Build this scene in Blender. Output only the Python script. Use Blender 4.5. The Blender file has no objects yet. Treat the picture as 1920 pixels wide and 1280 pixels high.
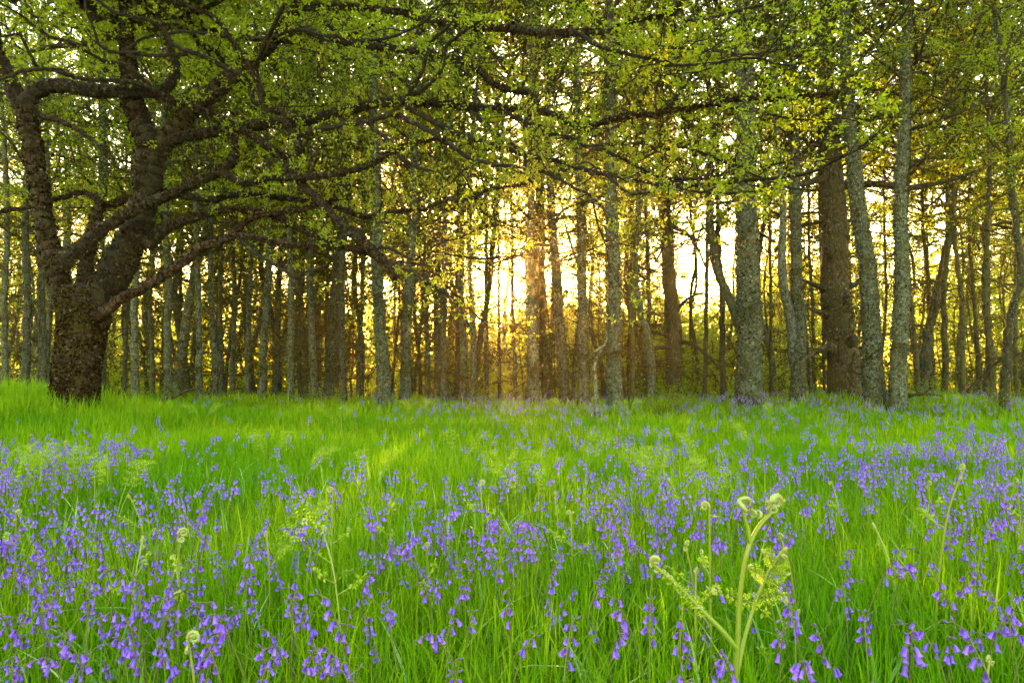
import bpy, math, random
import numpy as np
from mathutils import Vector, Matrix, Euler

R = math.radians
scene = bpy.context.scene
COL = scene.collection

# ------------------------------------------------------------------ camera
F_PX = 1280.0                       # 24 mm lens on the 1920 px wide photograph
HORIZON = 700.0
PITCH = math.atan((HORIZON - 640.0) / F_PX)
CAM_Z = 1.0
cam_d = bpy.data.cameras.new('camera')
cam_d.lens = 24.0
cam_d.sensor_width = 36.0
cam_d.sensor_fit = 'HORIZONTAL'
cam_d.clip_start = 0.05
cam_d.clip_end = 3000
cam = bpy.data.objects.new('camera', cam_d)
cam.location = (0, 0, CAM_Z)
cam.rotation_euler = (R(90) + PITCH, 0, 0)
COL.objects.link(cam)
scene.camera = cam

# ------------------------------------------------------------------ light
SUN_AZ = math.atan((921 - 960) / F_PX)          # clockwise from +Y
SUN_EL = math.atan((HORIZON - 568) / F_PX)
world = bpy.data.worlds.new('World')
scene.world = world
world.use_nodes = True
wn = world.node_tree
bg = wn.nodes['Background']
sky = wn.nodes.new('ShaderNodeTexSky')
sky.sky_type = 'NISHITA'
sky.sun_disc = False
sky.sun_elevation = SUN_EL
sky.sun_rotation = SUN_AZ
sky.air_density = 1.5
sky.dust_density = 1.2
sky.ozone_density = 1.0
wn.links.new(sky.outputs[0], bg.inputs[0])
bg.inputs[1].default_value = 0.15
sun_d = bpy.data.lights.new('sun', 'SUN')
sun_d.energy = 5.0
sun_d.angle = R(0.6)
sun_d.color = (1.0, 0.54, 0.17)
sun = bpy.data.objects.new('sun', sun_d)
sv = Vector((math.sin(SUN_AZ) * math.cos(SUN_EL), math.cos(SUN_AZ) * math.cos(SUN_EL), math.sin(SUN_EL)))
sun.rotation_euler = (-sv).to_track_quat('-Z', 'Y').to_euler()
sun.location = sv * 60
COL.objects.link(sun)
scene.view_settings.view_transform = 'Standard'
scene.view_settings.look = 'None'
scene.view_settings.gamma = 1.0
scene.view_settings.exposure = 4.42
scene.cycles.max_bounces = 8
scene.cycles.diffuse_bounces = 4
scene.cycles.transmission_bounces = 4
scene.cycles.transparent_max_bounces = 8
scene.cycles.use_denoising = True

# ------------------------------------------------------------------ helpers
def at(px, py, Y):
    """world point at depth Y seen at photograph pixel (px, py)"""
    u = (px - 960.0) / F_PX
    v = (640.0 - py) / F_PX
    cp, sp = math.cos(PITCH), math.sin(PITCH)
    dy = cp - v * sp
    s = Y / dy
    return np.array((u * s, Y, CAM_Z + (sp + v * cp) * s))

def project(P):
    """photograph pixels of world points (n,3)"""
    cp, sp = math.cos(PITCH), math.sin(PITCH)
    z = P[:, 2] - CAM_Z
    f = P[:, 1] * cp + z * sp
    up = -P[:, 1] * sp + z * cp
    f = np.maximum(f, 1e-3)
    return 960 + F_PX * P[:, 0] / f, 640 - F_PX * up / f

def smooth(x, a, b):
    t = np.clip((x - a) / (b - a), 0, 1)
    return t * t * (3 - 2 * t)

def gz(x, y):
    x = np.asarray(x, float); y = np.asarray(y, float)
    z = 0.035 * np.sin(x * 0.9 + 0.7) * np.sin(y * 0.8) + 0.05 * np.sin(x * 0.31 + y * 0.23)
    z = z + 0.50 * np.exp(-((x + 9.6) / 2.6) ** 2 - ((y - 11.8) / 2.4) ** 2)
    z = z + 0.16 * np.exp(-((x - 9.5) / 2.2) ** 2 - ((y - 16.5) / 2.0) ** 2)
    z = z + 0.14 * np.exp(-((x - 5.2) / 1.3) ** 2 - ((y - 14.3) / 1.2) ** 2)
    d = np.maximum(y - 18.0, 0)
    z = z - 0.05 * d * smooth(d, 0, 6) * (1 - smooth(y, 60, 75)) - 2.1 * smooth(y, 60, 75)
    return z

def vnoise(x, y, s, seed=0):
    """cheap smooth 2-D value noise, 0..1"""
    x = np.asarray(x) / s; y = np.asarray(y) / s
    xi = np.floor(x).astype(int); yi = np.floor(y).astype(int)
    fx = x - xi; fy = y - yi
    fx = fx * fx * (3 - 2 * fx); fy = fy * fy * (3 - 2 * fy)
    def h(a, b):
        n = (a * 374761393 + b * 668265263 + seed * 974711) & 0x7fffffff
        n = (n ^ (n >> 13)) * 1274126177 & 0x7fffffff
        return ((n ^ (n >> 16)) & 0xffff) / 65535.0
    return (h(xi, yi) * (1 - fx) + h(xi + 1, yi) * fx) * (1 - fy) + (h(xi, yi + 1) * (1 - fx) + h(xi + 1, yi + 1) * fx) * fy

class Geo:
    """collects vertices and polygons as arrays; build() makes ONE mesh"""
    def __init__(s):
        s.v = []; s.f = []; s.n = 0; s.rnd = []
    def add(s, verts, faces, mat=0, rnd=0.5):
        verts = np.asarray(verts, np.float32).reshape(-1, 3)
        faces = np.asarray(faces, np.int64)
        if not len(verts): return
        s.v.append(verts)
        s.f.append((faces + s.n, mat))
        s.rnd.append(np.broadcast_to(np.asarray(rnd, np.float32), (len(verts),)).copy())
        s.n += len(verts)
    def mesh(s, name, mats, smooth_shade=True):
        m = bpy.data.meshes.new(name)
        v = np.concatenate(s.v)
        m.vertices.add(len(v))
        m.vertices.foreach_set('co', v.ravel())
        loops = np.concatenate([f.ravel() for f, _ in s.f])
        sizes = np.concatenate([np.full(len(f), f.shape[1]) for f, _ in s.f])
        mi = np.concatenate([np.full(len(f), k) for f, k in s.f])
        starts = np.concatenate([[0], np.cumsum(sizes)[:-1]])
        m.loops.add(len(loops))
        m.loops.foreach_set('vertex_index', loops.astype(np.int32))
        m.polygons.add(len(sizes))
        m.polygons.foreach_set('loop_start', starts.astype(np.int32))
        m.polygons.foreach_set('loop_total', sizes.astype(np.int32))
        m.polygons.foreach_set('material_index', mi.astype(np.int32))
        m.polygons.foreach_set('use_smooth', np.full(len(sizes), smooth_shade))
        at_ = m.attributes.new('rnd', 'FLOAT', 'POINT')
        at_.data.foreach_set('value', np.concatenate(s.rnd))
        m.update(calc_edges=True)
        for k in mats: m.materials.append(k)
        return m
    def build(s, name, mats, parent=None, smooth_shade=True):
        return link(name, s.mesh(name, mats, smooth_shade), parent)

def link(name, data, parent=None, loc=(0, 0, 0), rot=(0, 0, 0), scale=1.0):
    o = bpy.data.objects.new(name, data)
    COL.objects.link(o)
    o.parent = parent
    o.location = loc
    o.rotation_euler = rot
    if not np.isscalar(scale): o.scale = scale
    elif scale != 1.0: o.scale = (scale,) * 3
    return o

def thing(name, label, cat, loc=(0, 0, 0), group=None, rz=0.0):
    o = link(name, None, None, loc, (0, 0, rz))
    o.empty_display_size = 0.1
    o['label'] = label; o['category'] = cat
    if group: o['group'] = group
    return o

def catmull(P, n):
    """resample a polyline (k,d) to n points along a Catmull-Rom curve"""
    P = np.asarray(P, float)
    if len(P) == 2:
        t = np.linspace(0, 1, n)[:, None]
        return P[0] * (1 - t) + P[1] * t
    Q = np.vstack([2 * P[0] - P[1], P, 2 * P[-1] - P[-2]])
    seg = np.linalg.norm(np.diff(P[:, :3], axis=0), axis=1) + 1e-6
    cum = np.concatenate([[0], np.cumsum(seg)])
    s = np.linspace(0, cum[-1], n)
    i = np.clip(np.searchsorted(cum, s, side='right') - 1, 0, len(seg) - 1)
    t = ((s - cum[i]) / seg[i])[:, None]
    a, b, c, d = Q[i], Q[i + 1], Q[i + 2], Q[i + 3]
    return 0.5 * (2 * b + (c - a) * t + (2 * a - 5 * b + 4 * c - d) * t ** 2 + (3 * b - a - 3 * c + d) * t ** 3)

def tube(geo, P, rad, sides=8, wob=0.0, rs=None, mat=0, rnd=0.5, cap=True, twist_up=None):
    """tapered tube along points P with per-point radius"""
    P = np.asarray(P, float); n = len(P)
    lobes = None
    if isinstance(rad, tuple): rad, lobes = rad
    rad = np.broadcast_to(np.asarray(rad, float), (n,))
    T = np.gradient(P, axis=0)
    T /= np.linalg.norm(T, axis=1)[:, None] + 1e-9
    ref = np.array((0.0, 0.0, 1.0)) if abs(T[:, 2]).mean() < 0.75 else np.array((1.0, 0.0, 0.0))
    A = np.cross(T, ref); A /= np.linalg.norm(A, axis=1)[:, None] + 1e-9
    B = np.cross(A, T)
    ang = np.linspace(0, 2 * math.pi, sides, endpoint=False)
    r = np.repeat(rad[:, None], sides, 1)
    if lobes is not None: r = r * (1 + lobes[0][:, None] * (np.cos(lobes[1] * ang + lobes[2]) + 0.6 * np.cos(2 * ang + 2 * lobes[2]))[None, :])
    if wob and rs is not None:
        def soft(a, b):
            c = rs.uniform(-1, 1, (a + 1, b)); c = np.hstack([c, c[:, :1]])
            ti = np.linspace(0, a - 1e-6, n); tj = np.linspace(0, b, sides, endpoint=False)
            i0 = ti.astype(int); j0 = tj.astype(int); fi = (ti - i0)[:, None]; fj = (tj - j0)[None, :]
            fi = fi * fi * (3 - 2 * fi)
            i1 = np.minimum(i0 + 1, a)
            return (c[i0][:, j0] * (1 - fj) + c[i0][:, j0 + 1] * fj) * (1 - fi) + (c[i1][:, j0] * (1 - fj) + c[i1][:, j0 + 1] * fj) * fi
        r = r * (1 + wob * (0.7 * soft(max(2, n // 7), max(3, sides // 4)) + 0.65 * soft(max(2, n // 12), sides) + 0.3 * rs.uniform(-1, 1, (n, sides))))
    V = P[:, None, :] + r[:, :, None] * (np.cos(ang)[None, :, None] * A[:, None, :] + np.sin(ang)[None, :, None] * B[:, None, :])
    i = np.arange(n - 1)[:, None] * sides
    j = np.arange(sides)[None, :]
    k = (j + 1) % sides
    Fq = np.stack([i + j, i + k, i + sides + k, i + sides + j], -1).reshape(-1, 4)
    V = V.reshape(-1, 3)
    geo.add(V, Fq, mat, rnd)
    if cap:
        c = np.vstack([V[-sides:], P[-1] + T[-1] * rad[-1] * 0.4])
        geo.add(c, np.stack([np.arange(sides), (np.arange(sides) + 1) % sides, np.full(sides, sides)], -1), mat, float(np.ravel(rnd)[-1]))

def unit(v):
    return v / (np.linalg.norm(v, axis=-1, keepdims=True) + 1e-9)

def leaves(geo, P, D, L, W, rs, up=0.8, mat=0, fold=0.12, rnd=None):
    """a folded lozenge leaf at each point P growing along D; normals lean up"""
    n = len(P)
    if not n: return
    D = unit(D)
    N = unit(rs.normal(0, 1, (n, 3)) + np.array((0, 0, up * 2.2)))
    S = unit(np.cross(D, N))
    N = np.cross(S, D)
    L = np.broadcast_to(L, (n,))[:, None]; W = np.broadcast_to(W, (n,))[:, None]
    mid = P + D * L * 0.55
    V = np.stack([P, mid + S * W * 0.5 + N * L * fold, P + D * L - N * L * 0.12, mid - S * W * 0.5 + N * L * fold], 1).reshape(-1, 3)
    F0 = np.arange(n)[:, None] * 4
    tri = np.concatenate([F0 + np.array([[0, 1, 2]]), F0 + np.array([[0, 2, 3]])])
    if rnd is None: rnd = rs.uniform(0, 1, n)
    geo.add(V, tri, mat, np.repeat(rnd, 4))

# ------------------------------------------------------------------ materials
def newmat(name):
    m = bpy.data.materials.new(name)
    m.use_nodes = True
    nt = m.node_tree
    for nd in list(nt.nodes): nt.nodes.remove(nd)
    out = nt.nodes.new('ShaderNodeOutputMaterial')
    return m, nt, out

def ramp(nt, fac, stops):
    r = nt.nodes.new('ShaderNodeValToRGB')
    e = r.color_ramp.elements
    while len(e) < len(stops): e.new(0.5)
    for k, (p, c) in zip(e, stops):
        k.position = p; k.color = (*c, 1)
    nt.links.new(fac, r.inputs[0])
    return r.outputs[0]

def noise(nt, vec, scale, detail=4, rough=0.55):
    n = nt.nodes.new('ShaderNodeTexNoise')
    n.inputs['Scale'].default_value = scale
    n.inputs['Detail'].default_value = detail
    n.inputs['Roughness'].default_value = rough
    nt.links.new(vec, n.inputs['Vector'])
    return n.outputs[0]

def mixc(nt, fac, a, b):
    m = nt.nodes.new('ShaderNodeMix'); m.data_type = 'RGBA'
    for k, x in ((0, fac), (6, a), (7, b)):
        if isinstance(x, bpy.types.NodeSocket): nt.links.new(x, m.inputs[k])
        elif k == 0: m.inputs[0].default_value = x
        else: m.inputs[k].default_value = (*x, 1)
    return m.outputs[2]

def leafmat(name, stops, tstops, tfac=0.5, gloss=0.04, rough=0.5, patch=None):
    """thin leaf: diffuse + translucent + a little gloss; colour varies leaf by leaf"""
    m, nt, out = newmat(name)
    a = nt.nodes.new('ShaderNodeAttribute'); a.attribute_name = 'rnd'
    fac = a.outputs['Fac']
    col = ramp(nt, fac, stops); tcol = ramp(nt, fac, tstops)
    if patch:
        geo_ = nt.nodes.new('ShaderNodeNewGeometry')
        nz = noise(nt, geo_.outputs['Position'], patch[0], 3)
        mr = nt.nodes.new('ShaderNodeMapRange')
        mr.inputs[1].default_value = 0.38; mr.inputs[2].default_value = 0.62
        nt.links.new(nz, mr.inputs[0])
        col = mixc(nt, mr.outputs[0], col, patch[1]); tcol = mixc(nt, mr.outputs[0], tcol, patch[2])
    d = nt.nodes.new('ShaderNodeBsdfDiffuse'); nt.links.new(col, d.inputs[0])
    t = nt.nodes.new('ShaderNodeBsdfTranslucent'); nt.links.new(tcol, t.inputs[0])
    mx = nt.nodes.new('ShaderNodeMixShader'); mx.inputs[0].default_value = tfac
    nt.links.new(d.outputs[0], mx.inputs[1]); nt.links.new(t.outputs[0], mx.inputs[2])
    g = nt.nodes.new('ShaderNodeBsdfGlossy'); g.inputs['Roughness'].default_value = rough
    g.inputs[0].default_value = (1.0, 1.0, 0.5, 1)
    mx2 = nt.nodes.new('ShaderNodeMixShader'); mx2.inputs[0].default_value = gloss
    nt.links.new(mx.outputs[0], mx2.inputs[1]); nt.links.new(g.outputs[0], mx2.inputs[2])
    nt.links.new(mx2.outputs[0], out.inputs[0])
    return m

def barkmat(name, base, lichen, moss, lich_amt=0.5, moss_amt=0.5, scale=1.0, bump=0.6):
    m, nt, out = newmat(name)
    tc = nt.nodes.new('ShaderNodeTexCoord'); ob = tc.outputs['Object']
    mp = nt.nodes.new('ShaderNodeMapping'); mp.inputs['Scale'].default_value = (1, 1, 0.35)
    nt.links.new(ob, mp.inputs[0])
    n1 = noise(nt, mp.outputs[0], 22 * scale, 5, 0.65)
    c = ramp(nt, n1, [(0.40, tuple(k * 0.22 for k in base)), (0.50, base), (0.62, tuple(min(1, k * 2.3) for k in base))])
    n2 = noise(nt, ob, 13 * scale, 6, 0.72)
    f2 = ramp(nt, n2, [(0.62 - 0.25 * lich_amt, (0, 0, 0)), (0.70 - 0.25 * lich_amt, (1, 1, 1))])
    n2b = noise(nt, ob, 26 * scale, 3, 0.6)
    lc = ramp(nt, n2b, [(0.38, tuple(k * 0.45 for k in lichen)), (0.5, lichen), (0.64, tuple(min(1, k * 1.5) for k in lichen))])
    c = mixc(nt, f2, c, lc)
    n3 = noise(nt, ob, 4.5 * scale, 4, 0.6)
    f3 = ramp(nt, n3, [(0.64 - 0.28 * moss_amt, (0, 0, 0)), (0.78 - 0.28 * moss_amt, (1, 1, 1))])
    n4 = noise(nt, ob, 60 * scale, 2, 0.5)
    mc = ramp(nt, n4, [(0.3, tuple(k * 0.4 for k in moss)), (0.7, tuple(k * 1.4 for k in moss))])
    c = mixc(nt, f3, c, mc)
    oi = nt.nodes.new('ShaderNodeObjectInfo')
    hs = nt.nodes.new('ShaderNodeHueSaturation')
    mr = nt.nodes.new('ShaderNodeMapRange'); mr.inputs[3].default_value = 0.55; mr.inputs[4].default_value = 1.15
    nt.links.new(oi.outputs['Random'], mr.inputs[0]); nt.links.new(mr.outputs[0], hs.inputs['Value'])
    nt.links.new(c, hs.inputs['Color']); c = hs.outputs[0]
    p = nt.nodes.new('ShaderNodeBsdfPrincipled')
    p.inputs['Roughness'].default_value = 0.92
    p.inputs['Specular IOR Level'].default_value = 0.2
    nt.links.new(c, p.inputs['Base Color'])
    ad = nt.nodes.new('ShaderNodeMath'); ad.operation = 'ADD'
    nt.links.new(n1, ad.inputs[0]); nt.links.new(n2, ad.inputs[1])
    b = nt.nodes.new('ShaderNodeBump'); b.inputs['Strength'].default_value = bump
    b.inputs['Distance'].default_value = 0.05
    nt.links.new(ad.outputs[0], b.inputs['Height'])
    nt.links.new(b.outputs[0], p.inputs['Normal'])
    nt.links.new(p.outputs[0], out.inputs[0])
    return m

M_LICHEN = barkmat('lichen_bark', (0.030, 0.025, 0.014), (0.060, 0.076, 0.044), (0.038, 0.042, 0.006), 0.64, 0.44)
M_DARKBARK = barkmat('dark_bark', (0.030, 0.021, 0.009), (0.07, 0.08, 0.04), (0.036, 0.034, 0.005), 0.2, 0.6)
M_THIN = barkmat('mossy_bark', (0.024, 0.019, 0.008), (0.065, 0.075, 0.035), (0.046, 0.046, 0.006), 0.3, 0.75)
M_OAK = barkmat('oak_bark', (0.017, 0.009, 0.003), (0.09, 0.085, 0.04), (0.030, 0.028, 0.002), 0.14, 0.62, 1.0, 1.0)
M_TWIG = barkmat('oak_limb_bark', (0.008, 0.0045, 0.002), (0.055, 0.065, 0.042), (0.016, 0.014, 0.0015), 0.17, 0.45)
M_DEAD = barkmat('bare_wood', (0.026, 0.014, 0.006), (0.05, 0.042, 0.022), (0.03, 0.025, 0.005), 0.12, 0.15)
M_PALE = barkmat('pale_bark', (0.050, 0.052, 0.036), (0.105, 0.12, 0.09), (0.09, 0.09, 0.02), 0.6, 0.25)
M_FLAKE = leafmat('lichen_flake', [(0, (0.030, 0.038, 0.020)), (0.7, (0.060, 0.076, 0.042)), (1, (0.12, 0.14, 0.085))],
                  [(0, (0.05, 0.06, 0.02)), (1, (0.12, 0.14, 0.05))], 0.15, 0.0)
M_BARKFLAKE = leafmat('bark_plate', [(0, (0.004, 0.0025, 0.001)), (0.6, (0.014, 0.008, 0.003)), (0.92, (0.030, 0.020, 0.007)), (1, (0.075, 0.075, 0.045))], [(0, (0.005, 0.004, 0.001)), (1, (0.02, 0.015, 0.004))], 0.1, 0.0)
M_MOSS = leafmat('moss_fringe', [(0, (0.020, 0.020, 0.002)), (1, (0.055, 0.050, 0.004))],
                 [(0, (0.05, 0.045, 0.002)), (1, (0.13, 0.10, 0.005))], 0.4, 0.0)
M_OAKLEAF = leafmat('oak_leaf', [(0, (0.052, 0.085, 0.002)), (0.5, (0.092, 0.135, 0.002)), (1, (0.142, 0.182, 0.003))],
                    [(0, (0.22, 0.30, 0.001)), (1, (0.48, 0.55, 0.002))], 0.5, 0.03)
M_TREELEAF = leafmat('woodland_leaf', [(0, (0.036, 0.066, 0.002)), (0.5, (0.068, 0.110, 0.002)), (1, (0.112, 0.152, 0.003))],
                     [(0, (0.20, 0.30, 0.002)), (1, (0.45, 0.54, 0.003))], 0.5, 0.02)
M_FARLEAF = leafmat('far_leaf', [(0, (0.04, 0.075, 0.003)), (1, (0.08, 0.120, 0.005))],
                    [(0, (0.13, 0.20, 0.003)), (1, (0.26, 0.33, 0.005))], 0.55, 0.0)
M_GRASS = leafmat('grass_blade', [(0, (0.040, 0.105, 0.001)), (0.35, (0.10, 0.20, 0.001)), (0.8, (0.20, 0.29, 0.001)), (1, (0.32, 0.34, 0.03))],
                  [(0, (0.12, 0.30, 0.001)), (0.5, (0.27, 0.45, 0.001)), (1, (0.46, 0.52, 0.01))], 0.48, 0.008, 0.4,
                  patch=(0.55, (0.055, 0.150, 0.001), (0.13, 0.33, 0.001)))
M_STRAP = leafmat('strap_leaf', [(0, (0.045, 0.12, 0.012)), (0.6, (0.10, 0.20, 0.03)), (1, (0.20, 0.30, 0.09))], [(0, (0.10, 0.28, 0.01)), (1, (0.28, 0.44, 0.06))], 0.35, 0.05, 0.35)
M_BELL = leafmat('bluebell_petal', [(0, (0.075, 0.026, 0.35)), (0.5, (0.130, 0.048, 0.52)), (1, (0.33, 0.15, 0.72))],
                 [(0, (0.12, 0.025, 0.50)), (1, (0.30, 0.08, 0.72))], 0.4, 0.03)
M_BUD = leafmat('bluebell_bud', [(0, (0.07, 0.03, 0.22)), (1, (0.14, 0.07, 0.36))], [(0, (0.08, 0.03, 0.25)), (1, (0.14, 0.06, 0.35))], 0.25, 0.03)
M_STEM = leafmat('bluebell_stem', [(0, (0.06, 0.12, 0.006)), (1, (0.08, 0.08, 0.03))], [(0, (0.08, 0.16, 0.01)), (1, (0.08, 0.10, 0.02))], 0.2, 0.03)
M_FERNSTEM = leafmat('bracken_stem', [(0, (0.09, 0.17, 0.006)), (1, (0.12, 0.15, 0.015))], [(0, (0.12, 0.25, 0.01)), (1, (0.2, 0.3, 0.04))], 0.2, 0.05)
M_FERNCURL = leafmat('bracken_curl', [(0, (0.14, 0.22, 0.05)), (0.7, (0.24, 0.30, 0.10)), (1, (0.20, 0.12, 0.02))], [(0, (0.25, 0.35, 0.08)), (1, (0.3, 0.25, 0.06))], 0.2, 0.02)
M_FERNLEAF = leafmat('bracken_leaf', [(0, (0.14, 0.24, 0.004)), (1, (0.24, 0.33, 0.010))], [(0, (0.20, 0.40, 0.006)), (1, (0.34, 0.50, 0.01))], 0.45, 0.02)

def groundmat():
    m, nt, out = newmat('meadow_ground')
    g = nt.nodes.new('ShaderNodeNewGeometry')
    n1 = noise(nt, g.outputs['Position'], 0.6, 5)
    n2 = noise(nt, g.outputs['Position'], 18, 4)
    c1 = ramp(nt, n1, [(0.3, (0.030, 0.075, 0.006)), (0.6, (0.06, 0.12, 0.008)), (0.8, (0.09, 0.12, 0.012))])
    c2 = ramp(nt, n2, [(0.3, (0.02, 0.035, 0.005)), (0.7, (0.10, 0.17, 0.012))])
    c = mixc(nt, 0.5, c1, c2)
    d = nt.nodes.new('ShaderNodeBsdfDiffuse'); nt.links.new(c, d.inputs[0])
    b = nt.nodes.new('ShaderNodeBump'); b.inputs['Distance'].default_value = 0.05
    nt.links.new(n2, b.inputs['Height']); nt.links.new(b.outputs[0], d.inputs['Normal'])
    nt.links.new(d.outputs[0], out.inputs[0])
    return m

# ------------------------------------------------------------------ ground
def build_ground():
    xs = np.concatenate([np.linspace(-135, -60, 20)[:-1], np.linspace(-60, -22, 30)[:-1], np.linspace(-22, 22, 150), np.linspace(22, 60, 30)[1:], np.linspace(60, 135, 20)[1:]])
    ys = np.concatenate([np.linspace(-14, -2, 10)[:-1], np.linspace(-2, 30, 130), np.linspace(30, 110, 70)[1:], np.linspace(110, 150, 12)[1:]])
    X, Y = np.meshgrid(xs, ys)
    Z = gz(X, Y)
    g = Geo()
    nx, ny = len(xs), len(ys)
    i = np.arange(ny - 1)[:, None] * nx + np.arange(nx - 1)[None, :]
    g.add(np.stack([X, Y, Z], -1).reshape(-1, 3), np.stack([i, i + 1, i + nx + 1, i + nx], -1).reshape(-1, 4))
    o = g.build('ground', [groundmat()])
    o['kind'] = 'structure'
build_ground()

# ------------------------------------------------------------------ grass
def wedge(rs, n, d0, d1, margin=1.22):
    """random ground points in the field of view between two distances, with a margin to the sides"""
    y = np.sqrt(rs.uniform(d0 * d0, d1 * d1, n))
    x = rs.uniform(-1, 1, n) * (y * 0.75 * margin + 0.35)
    return x, y

def blades(geo, x, y, h, w, rs, levels, lean=0.45, rnd=None):
    n = len(x)
    z = gz(x, y) - 0.01
    az = rs.uniform(0, 2 * math.pi, n)
    ln = lean * rs.gamma(1.6, 0.5, n)
    ln = np.minimum(ln, 1.3)
    L = np.stack([np.cos(az), np.sin(az), np.zeros(n)], -1)
    wa = az + math.pi / 2 + rs.normal(0, 0.5, n)
    Wv = np.stack([np.cos(wa), np.sin(wa), np.zeros(n)], -1)
    t = np.linspace(0, 1, levels)
    prof = np.interp(t, [0, 0.35, 0.75, 1], [0.75, 1.0, 0.7, 0.06])
    base = np.stack([x, y, z], -1)
    bend = t ** 2.0
    C = base[:, None, :] + L[:, None, :] * (ln * h)[:, None, None] * bend[None, :, None]
    C[:, :, 2] += h[:, None] * (t[None, :] - 0.30 * np.minimum(ln, 1.2)[:, None] * t[None, :] ** 3)
    hw = 0.5 * w[:, None] * prof[None, :]
    V = np.stack([C - Wv[:, None, :] * hw[:, :, None], C + Wv[:, None, :] * hw[:, :, None]], 2)
    V = V.reshape(-1, 3)
    b = np.arange(n)[:, None] * (2 * levels)
    k = np.arange(levels - 1)[None, :] * 2
    q = b + k
    F_ = np.stack([q, q + 1, q + 3, q + 2], -1).reshape(-1, 4)
    if rnd is None: rnd = rs.beta(1.3, 1.5, n) * 0.93
    geo.add(V, F_, 0, np.repeat(rnd, 2 * levels))

def build_grass():
    rs = np.random.RandomState(11)
    g = Geo()
    for n, d0, d1, lv in ((34000, 0.75, 2.6, 6), (62000, 2.6, 5.5, 5), (90000, 5.5, 11, 4), (90000, 11, 21, 4), (26000, 21, 36, 3)):
        x, y = wedge(rs, n, d0, d1)
        pn = vnoise(x, y, 0.9, 3); pn2 = vnoise(x, y, 2.7, 5)
        keep = rs.uniform(0, 1, n) < 0.55 + 0.6 * pn
        x, y, pn, pn2 = x[keep], y[keep], pn[keep], pn2[keep]
        m = len(x)
        h = rs.uniform(0.17, 0.36, m) * (0.72 + 0.35 * pn + 0.25 * pn2)
        mound = np.exp(-((x + 8.6) / 3.0) ** 2 - ((y - 10.6) / 2.2) ** 2)
        h *= 1 + 0.75 * mound
        h *= 1 + 0.9 * smooth(y, 11, 14) * np.clip(vnoise(x, y, 1.1, 8) - 0.35, 0, 1)
        w = np.maximum(rs.uniform(0.0035, 0.0065, m), rs.uniform(0.0011, 0.0018, m) * y)
        blades(g, x, y, h, w, rs, lv)
    # the long arching straw-tipped blades that stand out of the sward
    x, y = wedge(rs, 2200, 1.0, 6)
    m = len(x)
    blades(g, x, y, rs.uniform(0.30, 0.46, m), rs.uniform(0.004, 0.008, m), rs, 8, lean=1.0, rnd=rs.uniform(0.6, 1.0, m))
    # strap leaves of the bluebells
    x, y = wedge(rs, 8000, 1.0, 7)
    m = len(x)
    blades(g, x, y, rs.uniform(0.16, 0.30, m), rs.uniform(0.008, 0.014, m), rs, 7, lean=0.9, rnd=rs.uniform(0.0, 0.5, m))
    x, y = wedge(rs, 2600, 0.9, 5)
    m = len(x)
    gs = Geo(); blades(gs, x, y, rs.uniform(0.2, 0.42, m), rs.uniform(0.007, 0.013, m), rs, 9, lean=1.1, rnd=rs.uniform(0, 1, m))
    for v_, f_, r_ in zip(gs.v, gs.f, gs.rnd): g.add(v_, f_[0], 1, r_)
    o = g.build('grass', [M_GRASS, M_STRAP])
    o['kind'] = 'stuff'
    o['label'] = 'lush green meadow grass between the bluebells and under the trees'
    o['category'] = 'grass'
build_grass()

# ------------------------------------------------------------------ trees
def lichen_flakes(geo, P, rad, n, rs, size, mat=1, lo=0.0, hi=1.0):
    """small curled lichen scales standing off a trunk"""
    if n <= 0: return
    P = np.asarray(P); k = len(P)
    t = rs.uniform(lo, hi, n) * (k - 1)
    i = np.minimum(t.astype(int), k - 2); f = (t - i)[:, None]
    C = P[i] * (1 - f) + P[i + 1] * f
    r = np.interp(t, np.arange(k), rad)
    T = unit(P[i + 1] - P[i])
    a = rs.uniform(0, 2 * math.pi, n)
    N = np.stack([np.cos(a), np.sin(a), np.zeros(n)], -1)
    N = unit(N - T * (N * T).sum(1, keepdims=True))
    D = unit(N * rs.uniform(0.2, 0.9, n)[:, None] + T * rs.normal(0, 0.8, n)[:, None] + np.cross(T, N) * rs.normal(0, 0.8, n)[:, None])
    S = unit(np.cross(D, N + 0.001))
    L = size * rs.uniform(0.5, 1.4, n)[:, None]
    B = C + N * (r * 1.0)[:, None]
    V = np.stack([B, B + D * L * 0.6 + S * L * 0.45, B + D * L, B + D * L * 0.6 - S * L * 0.45], 1).reshape(-1, 3)
    geo.add(V, np.arange(n)[:, None] * 4 + np.array([[0, 1, 2, 3]]), mat, np.repeat(rs.uniform(0, 1, n), 4))

def trunk_mesh(name, pts, rad, bark, rs, flakes=0, fsize=0.035, sides=14, wob=0.10, flare=1.45, rings=70):
    """pts: local path, first point on the ground"""
    P = catmull(np.column_stack([pts, rad]), rings)
    r = np.maximum(P[:, 3], 0.006)
    z = P[:, 2] - P[0, 2]
    r = r * (1 + (flare - 1) * 1.5 * np.exp(-z / 0.25))
    P = P[:, :3].copy()
    P[0, 2] -= 0.25
    P[1:-1, :2] += rs.normal(0, 0.012, (rings - 2, 2)) * min(1.0, r[0] / 0.12)
    g = Geo()
    tube(g, P, (r, (0.22 * np.exp(-z / 0.25), rs.randint(3, 6), rs.uniform(0, 6.28))), sides, wob, rs)
    lichen_flakes(g, P, r, int(flakes * 2.0), rs, fsize * 0.85, 1, 0.0, 0.85)
    lichen_flakes(g, P, r, int(flakes * 0.35), rs, fsize * 0.8, 2, 0.0, 0.85)
    return g.mesh(name, [bark, M_FLAKE, M_BARKFLAKE])

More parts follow.
